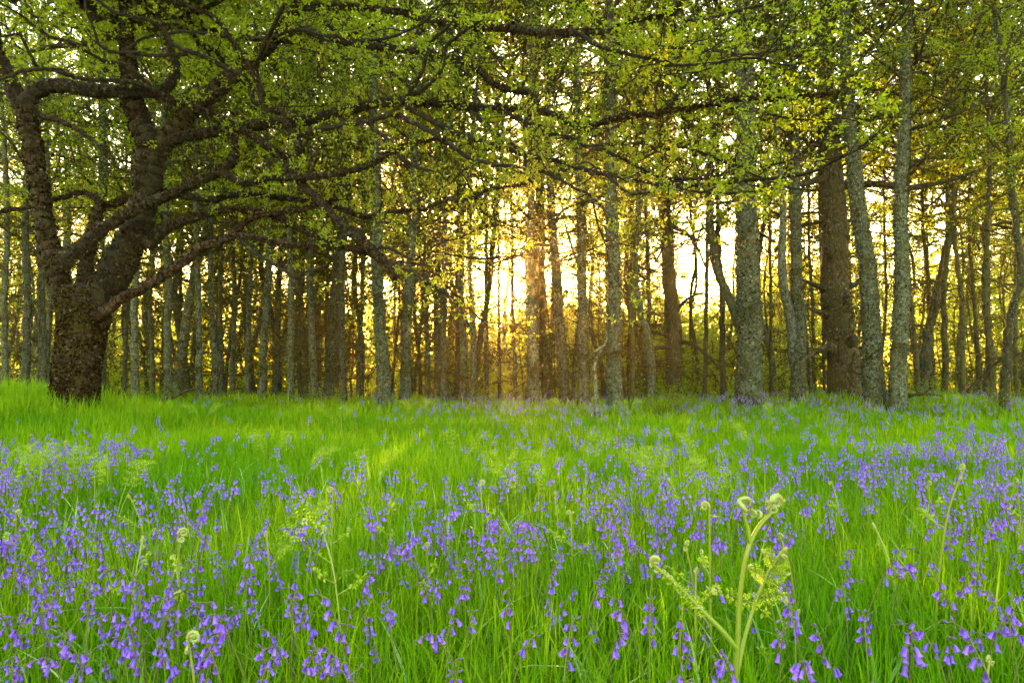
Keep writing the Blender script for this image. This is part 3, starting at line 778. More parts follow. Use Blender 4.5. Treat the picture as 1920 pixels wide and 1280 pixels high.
# photograph pixels of every limb: x,y,half-width; then depth offset at its root and at its tip (m), leaf density
OAK = [
 ('stem', 0, 0, 0, '146,630,40 134,590,34 120,556,27 110,525,22 105,500,22 99,475,23 90,448,21 80,390,19 69,330,19 62,285,21 53,230,21 47,195,22'),
 ('stem', 0, 0, 0, '164,625,40 176,585,40 196,542,39 222,500,38 248,450,34 264,400,30 272,370,29 279,330,30 282,300,31 278,268,28 264,236,26 250,200,24 243,150,19 239,100,16 236,40,13 234,-60,11'),
 ('stem', 0, 0.8, .6, '280,312,26 296,284,24 316,256,22 340,228,20 360,206,20 390,180,21 430,148,20 470,115,17 505,85,15 530,50,13 560,10,11 600,-60,9'),
 ('stem', 0.4, 0.6, .4, '170,590,16 158,530,17 162,480,15 175,430,13 186,390,12 196,384,10 215,382,9 242,368,8'),
 ('stem', 0.1, -.4, .4, '47,205,20 30,175,19 12,140,17 -8,90,15 -22,20,13 -30,-60,11'),
 ('limb', 0, -.5, .3, '48,196,22 62,175,20 85,164,19 115,162,18 150,168,18 200,172,17 245,171,15 285,174,14 310,182,11 335,194,10 380,207,10 420,225,9 455,244,8 490,266,9 522,288,10 550,296,8'),
 ('limb', -.1, -.6, .4, '290,174,14 312,166,13 326,148,12 330,122,10 322,100,8 317,88,7 306,62,5 303,30,4 302,-10,3'),
 ('limb', -.5, -.6, .5, '118,490,24 135,476,22 160,458,18 186,436,16 220,410,15 252,395,14 290,378,14 330,360,13 370,340,13 410,321,12 430,308,12 440,290,10 442,270,8 436,250,7 428,238,6'),
 ('limb', -.6, -1, .7, '418,322,10 432,332,9 460,343,9 510,335,9 560,334,9 610,330,8 650,322,8 690,310,8 720,294,7 742,280,7 770,270,6 806,263,4 840,262,3'),
 ('limb', 0, -.3, .7, '276,458,22 288,446,18 312,428,15 345,412,13 382,402,11 422,393,9 456,394,9 478,396,9 504,400,9 528,412,9 562,428,9 600,445,8 628,456,7 652,464,6 690,474,5 720,490,4'),
 ('limb', .3, 0, 1, '285,350,12 308,360,11 350,368,10 400,374,9 437,366,8 472,364,8 502,368,8 540,372,7 576,378,7 622,386,7 652,396,7 688,408,7 724,401,6 762,396,5 800,390,5 838,372,4 862,378,3 886,371,3 914,356,2.5 950,350,2 990,346,1.5'),
 ('bare_limb', -.1, -.5, 0, '160,606,20 188,588,17 206,575,15 228,560,13 275,535,12.5 325,505,12 352,484,13 376,465,12 408,455,11 432,444,10 446,428,9 464,413,8 488,402,8 537,397,7 588,387,6 640,372,4'),
 ('bare_limb', -.5, -.3, .3, '428,446,9 446,443,9 487,446,9 520,455,9 553,462,8 612,461,8 650,465,7 687,476,6 704,481,5'),
 ('limb', -.5, -.8, .4, '518,288,7 540,318,8 562,342,9 595,372,11 625,405,11 652,432,11 688,458,11 710,482,10 732,502,9 742,520,7 744,533,4'),
 ('limb', -.75, -1, .5, '726,492,7 748,498,7 776,511,6 802,530,6 838,553,5.5 860,574,4.5 872,596,4 880,612,2.5'),
 ('limb', -.5, -2.2, .3, '556,296,9 562,280,9 555,262,9 536,232,8.5 525,207,8 497,203,8 488,165,8 474,134,8 450,100,8 430,70,7.5 410,42,7 386,24,6 350,11,5 312,0,5 262,-22,4'),
 ('limb', 0, -.4, .9, '285,300,16 318,268,16 352,255,15 400,248,14 457,240,14 500,233,14 550,230,14 600,220,13 650,207,12 700,196,12 752,191,11 800,194,11 850,196,10 900,204,10 950,203,9 1000,205,9 1037,215,9 1070,231,8.5 1096,239,8 1126,232,8 1156,222,7.5 1190,215,7 1226,215,7 1262,206,6 1295,204,5.5 1326,195,5 1362,187,4.5 1412,185,4 1462,186,3.5 1525,179,2.5 1562,177,1.5'),
 ('limb', -.2, -.9, .7, '540,262,5 562,253,6 600,243,7 650,233,7 700,225,7 734,212,7 756,190,6 774,164,6 790,138,5.5 800,107,5 812,75,5 838,52,4 857,20,3.5 864,-20,3'),
 ('limb', -.5, -1, .8, '768,178,6 790,171,5.5 812,150,5.5 833,126,5 836,90,5 857,69,4.5 880,54,4 900,40,4 915,20,3.5 926,0,3'),
 ('limb', -.4, -.9, .8, '730,214,7 748,217,6.5 776,231,6.5 812,251,6 850,277,6 880,296,6 925,308,6 975,313,5 1012,321,5 1050,336,5 1082,355,4 1107,366,3.5 1115,395,3 1122,425,3 1136,462,2 1142,500,1.5'),
 ('limb', -.2, -.3, 1, '760,200,8 800,221,8 850,247,7 900,265,7 950,278,7 988,291,7 1038,301,6 1075,312,6 1112,322,6 1150,329,6 1200,338,5.5 1250,348,5.5 1300,347,5.5 1350,345,5 1400,338,5 1475,332,4 1525,322,4 1575,297,3.5 1612,277,3 1645,250,2 1664,228,1.5'),
 ('limb', -.2, -.25, .6, '882,204,6 892,213,6 906,233,6 937,256,5.5 964,273,5 984,287,4'),
 ('limb', -.2, -.1, 1, '925,205,7 950,213,6 976,226,6 1012,238,6 1032,252,6 1070,260,6 1096,272,6 1122,279,6 1150,290,5 1188,308,5 1222,326,4 1252,335,4 1300,336,4 1350,330,3 1400,322,2'),
 ('limb', -.15, -.1, 1.2, '1100,274,5 1128,272,4.5 1175,269,4 1212,271,4 1235,282,4 1276,277,4 1290,279,3.5 1325,290,3.5 1362,305,3 1395,312,3 1437,311,2.5 1475,302,2 1502,288,1.5'),
 ('limb', .4, .3, .9, '520,60,10 550,60,10 576,58,10 602,69,10 650,80,9.5 700,87,9.5 750,92,9 800,99,9 838,107,9 878,119,9 904,135,9 917,152,9 938,163,9 966,169,9 990,174,8 1001,188,7.5 1000,203,7 991,222,6 984,240,5 982,256,4.5 994,271,4 1014,280,3 1052,288,2'),
 ('limb', .6, -.2, 1, '555,15,9 610,12,9 670,14,9 712,19,9 752,23,9 788,34,9 838,46,9 900,51,10 950,55,11 1000,60,11 1050,63,11 1100,61,10 1142,60,9 1164,50,8 1202,37,8 1250,27,7 1268,18,7 1278,2,6 1290,-30,5'),
 ('limb', -.1, -.5, 1, '1258,25,6 1272,29,5 1284,36,5 1302,39,4.5 1338,32,4 1375,22,4 1412,14,3.5 1452,2,3 1500,-20,2'),
 ('limb', -.1, -.6, 1.2, '1130,60,6 1146,66,5 1158,80,5 1184,84,5 1212,83,4.5 1232,88,4.5 1287,91,4 1325,94,4 1362,97,3.5 1388,102,3 1428,100,2.5 1470,92,1.5'),
 ('limb', -.1, -.8, 1.2, '1080,62,6 1095,68,5 1113,83,5 1150,95,5 1200,107,5 1226,112,4.5 1246,122,4.5 1278,122,4 1338,120,4 1376,112,3.5 1425,110,3.5 1452,119,3 1490,122,2.5 1530,112,1.5'),
 ('limb', -2.0, -.8, .6, '150,-20,4 185,2,4.5 212,22,5 238,30,5 276,38,5.5 300,50,6 311,62,6 322,82,6 350,95,6 388,110,6 425,128,6.5 462,148,6 473,164,6 475,190,6 496,203,6'),
 ('limb', -1.2, -2, .6, '352,102,5.5 287,104,5 250,99,4.5 216,99,4.5 198,92,4 185,82,4 178,60,3.5 166,32,3 160,8,2.5 155,-20,2'),
 ('limb', -.3, -1.6, .6, '292,170,7 272,162,7 250,155,7 212,151,6 162,149,6 126,140,6 94,130,5.5 50,132,5 25,140,5 -2,151,4.5 -40,160,4'),
 ('limb', -1.1, -1.6, .6, '70,126,5 60,107,4.5 48,86,4 37,64,3.5 20,66,3 -4,70,3'),
 ('limb', -.2, -1.8, .7, '290,170,7 270,150,6 250,134,5.5 230,120,5 200,116,5 163,97,4.5 126,77,4.5 100,72,4 68,52,3.5 40,29,3 8,10,2.5 -20,-5,2'),
 ('limb', -.9, -2.4, .5, '484,160,7 481,125,6.5 490,100,6.5 505,66,6 522,32,6 537,0,5.5 548,-30,5'),
 ('limb', -1.2, -1.8, .6, '236,97,3 268,72,3.5 308,65,4 350,59,4.5 400,65,4.5 438,71,4.5 496,72,4.5 514,70,4.5 548,58,4.5 576,58,4.5 612,67,4.5 676,75,4 726,72,4 758,60,3.5 790,46,3 812,25,2.5 836,-5,2'),
 ('limb', .5, .2, .4, '192,384,9 176,370,8 152,361,7 110,372,6 60,387,6 0,396,6 -50,400,5'),
 ('limb', 0, -.6, .3, '66,214,9 92,222,7 120,230,6 153,248,5.5 182,270,4.5 204,288,3.5 214,312,2.5'),
 ('limb', -.5, -.8, .4, '446,445,5 458,455,4 475,472,4.5 505,490,4.5 530,506,4.5 550,519,4 563,520,3.5 567,511,3 588,505,3 612,497,2.5 626,486,2'),
 ('limb', -.7, -.7, .6, '690,462,5 726,465,5 750,475,5 775,487,4 790,479,3 812,463,2.5 838,452,2 868,446,1.5'),
 ('limb', -.8, -.8, .5, '735,500,4 752,490,4 776,493,4 800,497,3.5 822,500,3.5 823,513,3 831,531,3 862,560,3 886,584,2.5 914,611,1.5'),
 ('limb', -.4, -.7, .5, '690,228,5 706,246,5 726,262,5.5 732,274,5 744,288,5 764,305,4.5 788,316,3.5 815,322,2'),
 ('limb', -.3, -.6, .9, '798,391,3 846,373,3 864,378,2.5 886,372,2.5 914,354,2.5 952,349,2 990,340,1.5'),
 ('limb', -.3, -.5, .6, '986,290,4 984,320,4 993,338,4 1018,350,3.5 1032,363,3 1052,373,2.5 1080,372,2 1104,362,1.5'),
 ('limb', -.4, -.8, .6, '1136,328,4 1162,350,3.5 1186,364,3.5 1212,361,3 1238,355,3 1262,345,2'),
 ('limb', -.2, .2, .8, '1246,208,5 1268,184,4.5 1286,158,4 1312,132,3 1330,118,2'),
 ('limb', -.3, .2, .8, '1038,300,3 1075,281,3 1110,258,3 1160,235,2.5'),
 ('limb', -.4, -.7, .5, '808,470,3 845,478,2.5 900,485,2.5 960,480,2 1000,476,1.5'),
 ('limb', -.4, -.6, .8, '1040,332,3.5 1070,314,3.5 1100,304,3 1120,316,3 1150,328,2.5 1180,342,2'),
 ('limb', -.2, -.5, 1, '1330,195,4 1380,205,3.5 1430,212,3.5 1480,222,3 1530,226,2.5 1575,222,2 1610,228,1.5'),
 ('limb', -.2, -.9, 1, '1362,305,3 1420,330,2.5 1480,352,2 1520,356,1.5'),
 ('limb', -.5, -.9, 1, '1250,347,4 1300,358,3.5 1350,362,3 1400,360,2.5 1450,352,2'),
]
OAK_BASE = at(142, 770, OAK_Y); OAK_BASE[2] = float(gz(OAK_BASE[0], OAK_BASE[1])) - 0.02

def limb_points(off0, off1, spec):
    A = np.array([[float(q) for q in w.split(',')] for w in spec.split()])
    seg = np.concatenate([[0], np.cumsum(np.hypot(np.diff(A[:, 0]), np.diff(A[:, 1])))])
    t = seg / seg[-1]
    d = oak_depth(A[:, 0]) + off0 + (off1 - off0) * t
    W = np.array([at(a[0], a[1], dd) for a, dd in zip(A, d)])
    return W, 0.80 * A[:, 2] * d / F_PX, seg[-1]

def build_oak():
    rs = np.random.RandomState(3)
    root = thing('oak_tree', 'massive old mossy oak with low spreading limbs at the edge of the meadow', 'tree', tuple(OAK_BASE))
    # trunk
    sp = '139,800,52 140,770,47 141,740,46 143,700,46 148,660,46 154,622,47 157,596,49 157,575,52 157,556,49 159,540,38'
    A = np.array([[float(q) for q in w.split(',')] for w in sp.split()])
    W = np.array([at(a[0], a[1], OAK_Y) for a in A]) - OAK_BASE
    P = catmull(np.column_stack([W, 0.83 * A[:, 2] * OAK_Y / F_PX]), 120)
    g = Geo()
    r = P[:, 3]
    tube(g, P[:, :3], r, 44, 0.075, rs)
    lichen_flakes(g, P[:, :3], r, 300, rs, 0.022, 1)
    lichen_flakes(g, P[:, :3], r, 9000, rs, 0.040, 3, 0, 1)
    # moss tufts in the fork and over the roots
    n = 3200
    i = rs.randint(0, 119, n); a = rs.uniform(0, 6.28, n)
    keep = rs.uniform(0, 1, n) < np.where(i > 90, 1.0, 0.3)
    i, a = i[keep], a[keep]; n = len(i)
    N = np.stack([np.cos(a), np.sin(a), np.zeros(n)], -1)
    leaves(g, P[i, :3] + N * r[i, None] * 0.97, N * 0.6 + np.array((0, 0, -0.6)) + rs.normal(0, 0.4, (n, 3)), rs.uniform(0.04, 0.10, n), 0.016, rs, 0.0, 2)
    g.build('trunk', [M_OAK, M_FLAKE, M_MOSS, M_BARKFLAKE], root)
    LPall = 0
    for kind, o0, o1, dens, spec in OAK:
        W, rad, length = limb_points(o0, o1, spec)
        rad = rad * (0.95 if kind == 'stem' else 0.88)
        W = W - OAK_BASE
        n = max(10, int(length / 5))
        P = catmull(np.column_stack([W, rad]), n)
        rr = np.maximum(P[:, 3], 0.004); P = P[:, :3]
        P[1:-1] += rs.normal(0, 1, (n - 2, 3)) * (0.10 * rr[1:-1, None] + 0.002)
        g = Geo(); gl = Geo()
        thick = rr[0] > 0.1
        tube(g, P, rr, 22 if kind == 'stem' else (14 if rr.max() > 0.06 else 9), 0.10 if kind != 'bare_limb' else 0.07, rs)
        bare = kind == 'bare_limb'
        # moss fringe under and over the bough
        seg = np.linalg.norm(np.diff(P, axis=0), axis=1); L = seg.sum()
        if not bare:
            m = int(L * (260 if rr.max() > 0.05 else 90))
            i = rs.randint(0, n - 1, m); f = rs.uniform(0, 1, (m, 1))
            C = P[i] * (1 - f) + P[i + 1] * f
            N = unit(rs.normal(0, 1, (m, 3)))
            patch = vnoise(C[:, 0] * 3 + 50, C[:, 2] * 3 + C[:, 1], 1.0, 9) > 0.42
            C, N, i = C[patch], N[patch], i[patch]; m = len(i)
            if m:
                leaves(g, C + N * rr[i, None] * 0.95, N + np.array((0, 0, -0.35)) + rs.normal(0, 0.4, (m, 3)), rs.uniform(0.012, 0.045, m) + 0.15 * rr[i], rs.uniform(0.008, 0.018, m), rs, 0.0, 1)
        if rr.max() > 0.045:
            area = (2 * math.pi * rr[:-1] * seg).sum()
            lichen_flakes(g, P, rr, int(area * 1500), rs, 0.026 if kind != 'stem' else 0.034, 2, 0, 1)
        # twigs and leaf sprays
        LP, LD, LS = [], [], []
        if dens > 0:
            cum = np.concatenate([[0], np.cumsum(seg)])
            small = rr < 0.075
            eff = (seg * small[:-1]).sum()
            nt_ = int(eff * 7.0 * dens * np.interp(np.median(P[:, 0]), [-5, -1, 1], [0.05, 0.16, 0.95]))
            cand = np.where(small[:-1])[0]
            for q in range(nt_):
                i = cand[rs.randint(len(cand))]
                p = P[i] + (P[i + 1] - P[i]) * rs.uniform()
                t = unit(P[i + 1] - P[i])
                d = unit(t * rs.uniform(0.1, 1.0) + rs.normal(0, 0.75, 3) * np.array((1, 1, 0.7)) + np.array((0, 0.28, 0.30)))
                TL = rs.uniform(0.25, 0.85)
                tw = [p]
                for k in range(6):
                    d = unit(d + rs.normal(0, 0.24, 3) + np.array((0, 0, 0.04))); tw.append(tw[-1] + d * TL / 6)
                tw = np.array(tw); tr = min(rr[i] * 0.7, 0.004 + 0.007 * TL)
                tube(g, tw, np.linspace(tr, 0.0018, 7), 4, cap=False)
                tips = [(tw[-1], d)]
                for k in range(rs.randint(3, 7)):
                    j = rs.randint(1, 7)
                    d2 = unit(unit(tw[j] - tw[j - 1]) + rs.normal(0, 0.75, 3) * np.array((1, 1, 0.6)))
                    l2 = TL * rs.uniform(0.2, 0.5); s2 = [tw[j]]
                    for c in range(3): d2 = unit(d2 + rs.normal(0, 0.25, 3)); s2.append(s2[-1] + d2 * l2 / 3)
                    tube(g, s2, np.linspace(tr * 0.5, 0.0015, 4), 3, cap=False)
                    tips += [(s2[-1], d2), (s2[2], d2)]
                for tp, td in tips:
                    for c in range(rs.randint(3, 8)):
                        LP.append(tp + rs.normal(0, 0.018, 3)); LD.append(unit(td * 0.7 + rs.normal(0, 0.75, 3)))
        limb = g.build('limb', [M_OAK if kind == 'stem' else (M_DEAD if bare else M_TWIG), M_MOSS, M_BARKFLAKE], root)
        if LP:
            LP = np.array(LP); m = len(LP)
            leaves(gl, LP, np.array(LD), rs.uniform(0.030, 0.062, m), rs.uniform(0.017, 0.034, m), rs, 0.9)
            gl.build('foliage', [M_OAKLEAF], limb); LPall += m
    # the upper crown, above the picture; longer unseen boughs added to shade the meadow
    g = Geo(); gl = Geo(); LP, LD = [], []
    for k in range(44):
        a = rs.uniform(0, 6.28) if k < 24 else rs.uniform(-1.2, 0.3); L = rs.uniform(3.0, 6.5) if k < 24 else rs.uniform(4.5, 9.5)
        p = np.array((rs.uniform(-1.2, 1.5), rs.uniform(-0.6, 0.6), rs.uniform(6.6, 8.2)))
        d = unit(np.array((math.cos(a), math.sin(a), rs.uniform(0.0, 0.7)))); pts = [p]
        for j in range(10):
            d = unit(d + rs.normal(0, 0.2, 3)); q = pts[-1] + d * L / 10; q[2] = max(q[2], 6.9 if k < 24 else 6.4); pts.append(q)
        pts = np.array(pts)
        tube(g, pts, np.linspace(0.09, 0.01, 11), 7)
        for j in range(2, 11):
            for c in range(70):
                LP.append(pts[j] + rs.normal(0, 0.42, 3) * np.array((1, 1, 0.6))); LD.append(rs.normal(0, 1, 3))
    LP = np.array(LP); m = len(LP)
    leaves(gl, LP, np.array(LD), rs.uniform(0.07, 0.12, m), rs.uniform(0.04, 0.07, m), rs, 0.8)
    up = g.build('upper_branchwork', [M_OAK], root)
    gl.build('foliage', [M_OAKLEAF], up)
    print('oak leaves', LPall)
build_oak()

# ------------------------------------------------------------------ bluebells
def bell_arrays(sides=12, lod=0):
    """one hanging bell, mouth down, 1 unit long; petal tips rolled back"""
    if lod == 0:
        prof = [(0.0, 0.05), (0.06, 0.13), (0.22, 0.18), (0.55, 0.185), (0.78, 0.21)]
    else:
        prof = [(0.0, 0.08), (0.25, 0.185), (0.75, 0.21)]
    V = []
    ang = np.linspace(0, 2 * math.pi, sides, endpoint=False)
    for z, r in prof:
        V += [(r * math.cos(a), r * math.sin(a), -z) for a in ang]
    tip = np.arange(sides) % 2 == 0
    V += [((0.34 if t else 0.24) * math.cos(a), (0.34 if t else 0.24) * math.sin(a), -0.98 if t else -0.84) for a, t in zip(ang, tip)]
    rows = len(prof) + 1
    if lod == 0:
        V += [((0.42 if t else 0.25) * math.cos(a), (0.42 if t else 0.25) * math.sin(a), -0.90 if t else -0.85) for a, t in zip(ang, tip)]
        rows += 1
    Fq = [[i * sides + j, i * sides + (j + 1) % sides, (i + 1) * sides + (j + 1) % sides, (i + 1) * sides + j] for i in range(rows - 1) for j in range(sides)]
    rn = np.repeat(np.linspace(0.15, 0.95, rows), sides)
    return np.array(V), np.array(Fq), rn

def bud_arrays():
    sides = 6; V = []
    for z, r in ((0, 0.05), (0.3, 0.17), (0.65, 0.15), (1.0, 0.02)):
        V += [(r * math.cos(a), r * math.sin(a), -z) for a in np.linspace(0, 2 * math.pi, sides, endpoint=False)]
    return np.array(V), np.array([[i * sides + j, i * sides + (j + 1) % sides, (i + 1) * sides + (j + 1) % sides, (i + 1) * sides + j] for i in range(3) for j in range(sides)])

BELL_V, BELL_F, BELL_R = bell_arrays(12, 0)
LOW_V, LOW_F, LOW_R = bell_arrays(6, 1)
BUD_V, BUD_F = bud_arrays()

def aim(direction, roll, size):
    """matrix turning -Z to DIRECTION"""
    d = Vector(direction).normalized()
    q = d.to_track_quat('-Z', 'Y')
    return q.to_matrix() @ Matrix.Rotation(roll, 3, 'Z') * size

def xf(M, V, loc):
    return V @ np.array(M).T + np.array(loc)

class Plant: pass
def bluebell_plan(seed, h, nb, nod, nbud, size):
    """stem path, bells and buds of one plant, in local metres"""
    rs = np.random.RandomState(seed)
    p = Plant()
    P = np.array([(0, 0, -0.03), (0.012 * rs.normal(), 0.012 * rs.normal(), h * 0.5), (0.01 + 0.02 * nod, 0, h * 0.78), (0.015 + 0.05 * nod, 0, h * 0.91), (0.022 + 0.07 * nod, 0, h * (1.0 - 0.02 * nod)), (0.025 + 0.12 * nod, 0, h * (1.0 - 0.06 * nod * nod))])
    p.path = catmull(P, 22)
    p.bells, p.buds, p.ped = [], [], []
    ts = np.linspace(0.97 - 0.0135 * (nb + nbud), 0.975, nb + nbud)
    for k, t in enumerate(ts):
        c = p.path[int(t * 21)]
        side = (k % 2 * 2 - 1) * rs.uniform(0.3, 1.0)
        out = unit(np.array((rs.uniform(0.2, 1.1) if rs.uniform() < 0.6 else rs.uniform(-1, -.3), side, 0)))
        L = rs.uniform(0.008, 0.017) * (1.15 - 0.4 * t) * size / 0.024
        e = c + out * L + np.array((0, 0, rs.uniform(-0.2, 0.45) * L))
        p.ped.append((c, e))
        s = size * 0.80 * (1.1 - 0.35 * k / (nb + nbud)) * rs.uniform(0.88, 1.12)
        if k < nb:
            d = unit(out * rs.uniform(0.10, 0.75) + np.array((0, 0, -1.0)))
            p.bells.append((e, d, rs.uniform(0, 1), s))
        else:
            d = unit(out * 0.8 + np.array((0.3, 0, rs.uniform(-0.6, 0.9))))
            p.buds.append((e, d, rs.uniform(0, 1), s * 0.85))
    return p

PLANS = [bluebell_plan(1, 0.43, 8, 0.45, 2, 0.0218), bluebell_plan(2, 0.47, 10, 0.70, 2, 0.0227), bluebell_plan(3, 0.39, 6, 0.30, 2, 0.0210),
         bluebell_plan(4, 0.44, 9, 0.95, 3, 0.0218), bluebell_plan(5, 0.36, 5, 0.55, 2, 0.0202), bluebell_plan(6, 0.45, 3, 0.10, 6, 0.0210),
         bluebell_plan(7, 0.42, 7, 0.80, 1, 0.0227), bluebell_plan(8, 0.40, 11, 0.40, 1, 0.0218)]
PLAN_LABEL = ['violet-blue bluebell with a gently bowed stalk and eight hanging bells', 'tall bluebell, its arched tip crowded with ten violet bells', 'short nearly upright bluebell with six pale violet bells',
              'bluebell whose stalk hooks right over, nine bells in a one-sided row', 'small bluebell with five nodding bells low in the grass', 'late bluebell spike of dark pointed buds with few open bells',
              'bluebell with seven large bells on a strongly drooping tip', 'full bluebell cluster of eleven bells packed along the stalk']

def stem_mesh(p, name='stem'):
    g = Geo()
    tube(g, p.path, np.linspace(0.0026, 0.0012, len(p.path)), 5, rnd=np.repeat(np.linspace(0.1, 1.0, len(p.path)), 5))
    for c, e in p.ped:
        tube(g, [c, (c + e) / 2 + np.array((0, 0, 0.002)), e], [0.0013, 0.0012, 0.0011], 4, cap=False, rnd=0.95)
    return g.mesh(name, [M_STEM])

def cluster_into(g, p, low, M=None, off=None, tint=0.0):
    for lst, V, Fq, rn, mat in ((p.bells, LOW_V if low else BELL_V, LOW_F if low else BELL_F, LOW_R if low else BELL_R, 0), (p.buds, BUD_V, BUD_F, 0.5, 1)):
        for e, d, roll, s in lst:
            v = xf(aim(d, roll * 6.28, s), V, e)
            if M is not None: v = v @ M.T + off
            g.add(v, Fq, mat, np.clip(rn + tint + 0.3 * (roll - 0.5), 0, 1))

BELL_MESHES = []
for k in range(3):
    g = Geo(); g.add(BELL_V, BELL_F, 0, np.clip(BELL_R + (k - 1) * 0.18, 0, 1)); BELL_MESHES.append(g.mesh('bell', [M_BELL]))
g = Geo(); g.add(BUD_V, BUD_F, 0, 0.5); BUD_MESH = g.mesh('bud', [M_BUD])
STEM_MESHES = [stem_mesh(p) for p in PLANS]
def pattern(px, py):
    """how thickly bluebells grow where (px, py) shows them"""
    v = np.where(py > 980, np.interp(px, [0, 1280, 1420, 1500, 1760, 1800, 1920], [0.95, 1.0, 0.5, 0.10, 0.12, 0.6, 0.6]) * np.interp(py, [1150, 1210], [1, 0.5]), 0)
    v = np.where((py <= 980) & (py > 880), np.interp(px, [0, 150, 300, 480, 560, 700, 800, 1300, 1500, 1920], [0.9, 0.9, 0.75, 0.35, 0.22, 0.4, 0.9, 0.8, 0.45, 0.7]), v)
    v = np.where((py <= 880) & (py > 780), np.interp(px, [0, 200, 300, 420, 800, 1000, 1200, 1450, 1920], [0.4, 0.5, 0.2, 0.16, 0.22, 0.6, 0.9, 0.8, 0.9]), v)
    v = np.where((py <= 780) & (py > 742), np.interp(px, [0, 300, 600, 800, 1000, 1150, 1500, 1700, 1920], [0.0, 0.05, 0.15, 0.5, 1.0, 1.0, 0.9, 1.4, 1.0]), v)
    v = np.where(py <= 742, np.interp(px, [0, 900, 1600, 1920], [0, 0.1, 0.5, 0.6]), v)
    return v

NEAR_HEADS = [(45, 1205), (140, 1195), (205, 1200), (262, 1165), (300, 1160), (362, 1185), (445, 1210), (508, 1190), (545, 1245), (690, 1235), (585, 1210), (772, 1160), (815, 1170), (895, 1195), (940, 1185),
              (985, 1180), (1135, 1190), (1215, 1215), (1272, 1220), (1300, 1230), (1362, 1245), (1470, 1195), (1508, 1160), (1538, 1185), (1600, 1118), (1622, 1230), (1795, 1185), (1560, 1245), (1855, 1240), (1440, 1245), (860, 1255), (1050, 1250), (1700, 1262)]

def build_bluebells():
    rs = np.random.RandomState(17)
    P = []                                           # x, y, plan, scale
    for px, py in NEAR_HEADS:
        d = F_PX * (CAM_Z - 0.40) / (py - HORIZON)
        P.append(((px - 960) / F_PX * d, d, rs.randint(8), rs.uniform(0.92, 1.08)))
    for n, d0, d1, dens in ((1500, 1.25, 2.7, 1), (3600, 2.7, 6.0, 1), (10500, 6.0, 24.0, 1)):
        x, y = wedge(rs, n, d0, d1)
        h = gz(x, y) + 0.38
        px, py = project(np.stack([x, y, h], -1))
        cl = vnoise(x, y, 0.55, 31) * 0.6 + vnoise(x, y, 1.7, 33) * 0.4
        pr = pattern(px, py) * np.clip((cl - 0.28) * 2.6, 0.05, 1.3)
        k = rs.uniform(0, 1, n) < pr * (0.75 if d0 < 2 else (1.15 if d0 < 5 else 0.8))
        for a, b in zip(x[k], y[k]):
            P.append((a, b, rs.choice(8, p=[.18, .14, .14, .12, .14, .08, .12, .08]), rs.uniform(0.74, 1.1)))
    A = np.array(P)
    heads = np.stack([A[:, 0], A[:, 1], gz(A[:, 0], A[:, 1]) + 0.40 * A[:, 3]], -1)
    px, py = project(heads)
    inside = (px > -20) & (px < 1940) & (py < 1310)
    order = np.argsort(np.where(inside, A[:, 1], 1e6))
    named = set(order[:300].tolist())
    first = {}
    for rank, i in enumerate(order[:300]):
        x, y, v, s = A[i]; v = int(v)
        root = thing('bluebell', PLAN_LABEL[v], 'bluebell', (x, y, float(gz(x, y))), ('bluebells: ' + PLAN_LABEL[v]), rs.uniform(0, 6.28))
        root.scale = (s, s, s)
        root.rotation_euler = (rs.normal(0, 0.07), rs.normal(0, 0.07), rs.uniform(0, 6.28))
        link('stem', STEM_MESHES[v], root)
        if True:
            for lst, mesh, nm in ((PLANS[v].bells, None, 'bell'), (PLANS[v].buds, BUD_MESH, 'bud')):
                for e, d, roll, sz in lst:
                    o = link(nm, mesh or BELL_MESHES[int(roll * 2.99)], root)
                    o.matrix_local = Matrix.Translation(Vector(e)) @ aim(d, roll * 6.28, sz).to_4x4()
    # all the smaller ones further off, past counting
    TPL = []
    for p in PLANS:
        tg = Geo(); cluster_into(tg, p, True)
        nb = tg.n
        tube(tg, p.path[::3], np.linspace(0.0034, 0.0018, len(p.path[::3])), 3, cap=False, mat=2, rnd=0.3)
        TPL.append((np.concatenate(tg.v), tg.f, np.concatenate(tg.rnd)))
    g = Geo(); cnt = 0
    for i in range(len(A)):
        if i in named: continue
        x, y, v, s = A[i]; V, Fs, rn = TPL[int(v)]
        fat = 1.0 + 0.03 * max(0, y - 6)
        rz = rs.uniform(0, 6.28); c, sn = math.cos(rz), math.sin(rz)
        W = V * (s * (1 + 0.25 * (fat - 1)))
        W = np.stack([W[:, 0] * c - W[:, 1] * sn, W[:, 0] * sn + W[:, 1] * c, W[:, 2]], -1) + np.array((x, y, float(gz(x, y))))
        n0 = g.n; cnt += 1
        g.v.append(W.astype(np.float32)); g.rnd.append(np.clip(rn + rs.uniform(-.2, .2), 0, 1).astype(np.float32)); g.n += len(W)
        for f, m in Fs: g.f.append((f + n0, m))
    o = g.build('distant_bluebells', [M_BELL, M_BUD, M_STEM])
    o['kind'] = 'stuff'; o['category'] = 'bluebells'
    o['label'] = 'haze of small bluebells scattered through the grass towards the trees'
    print('bluebells', len(A), 'stuff', cnt)
build_bluebells()

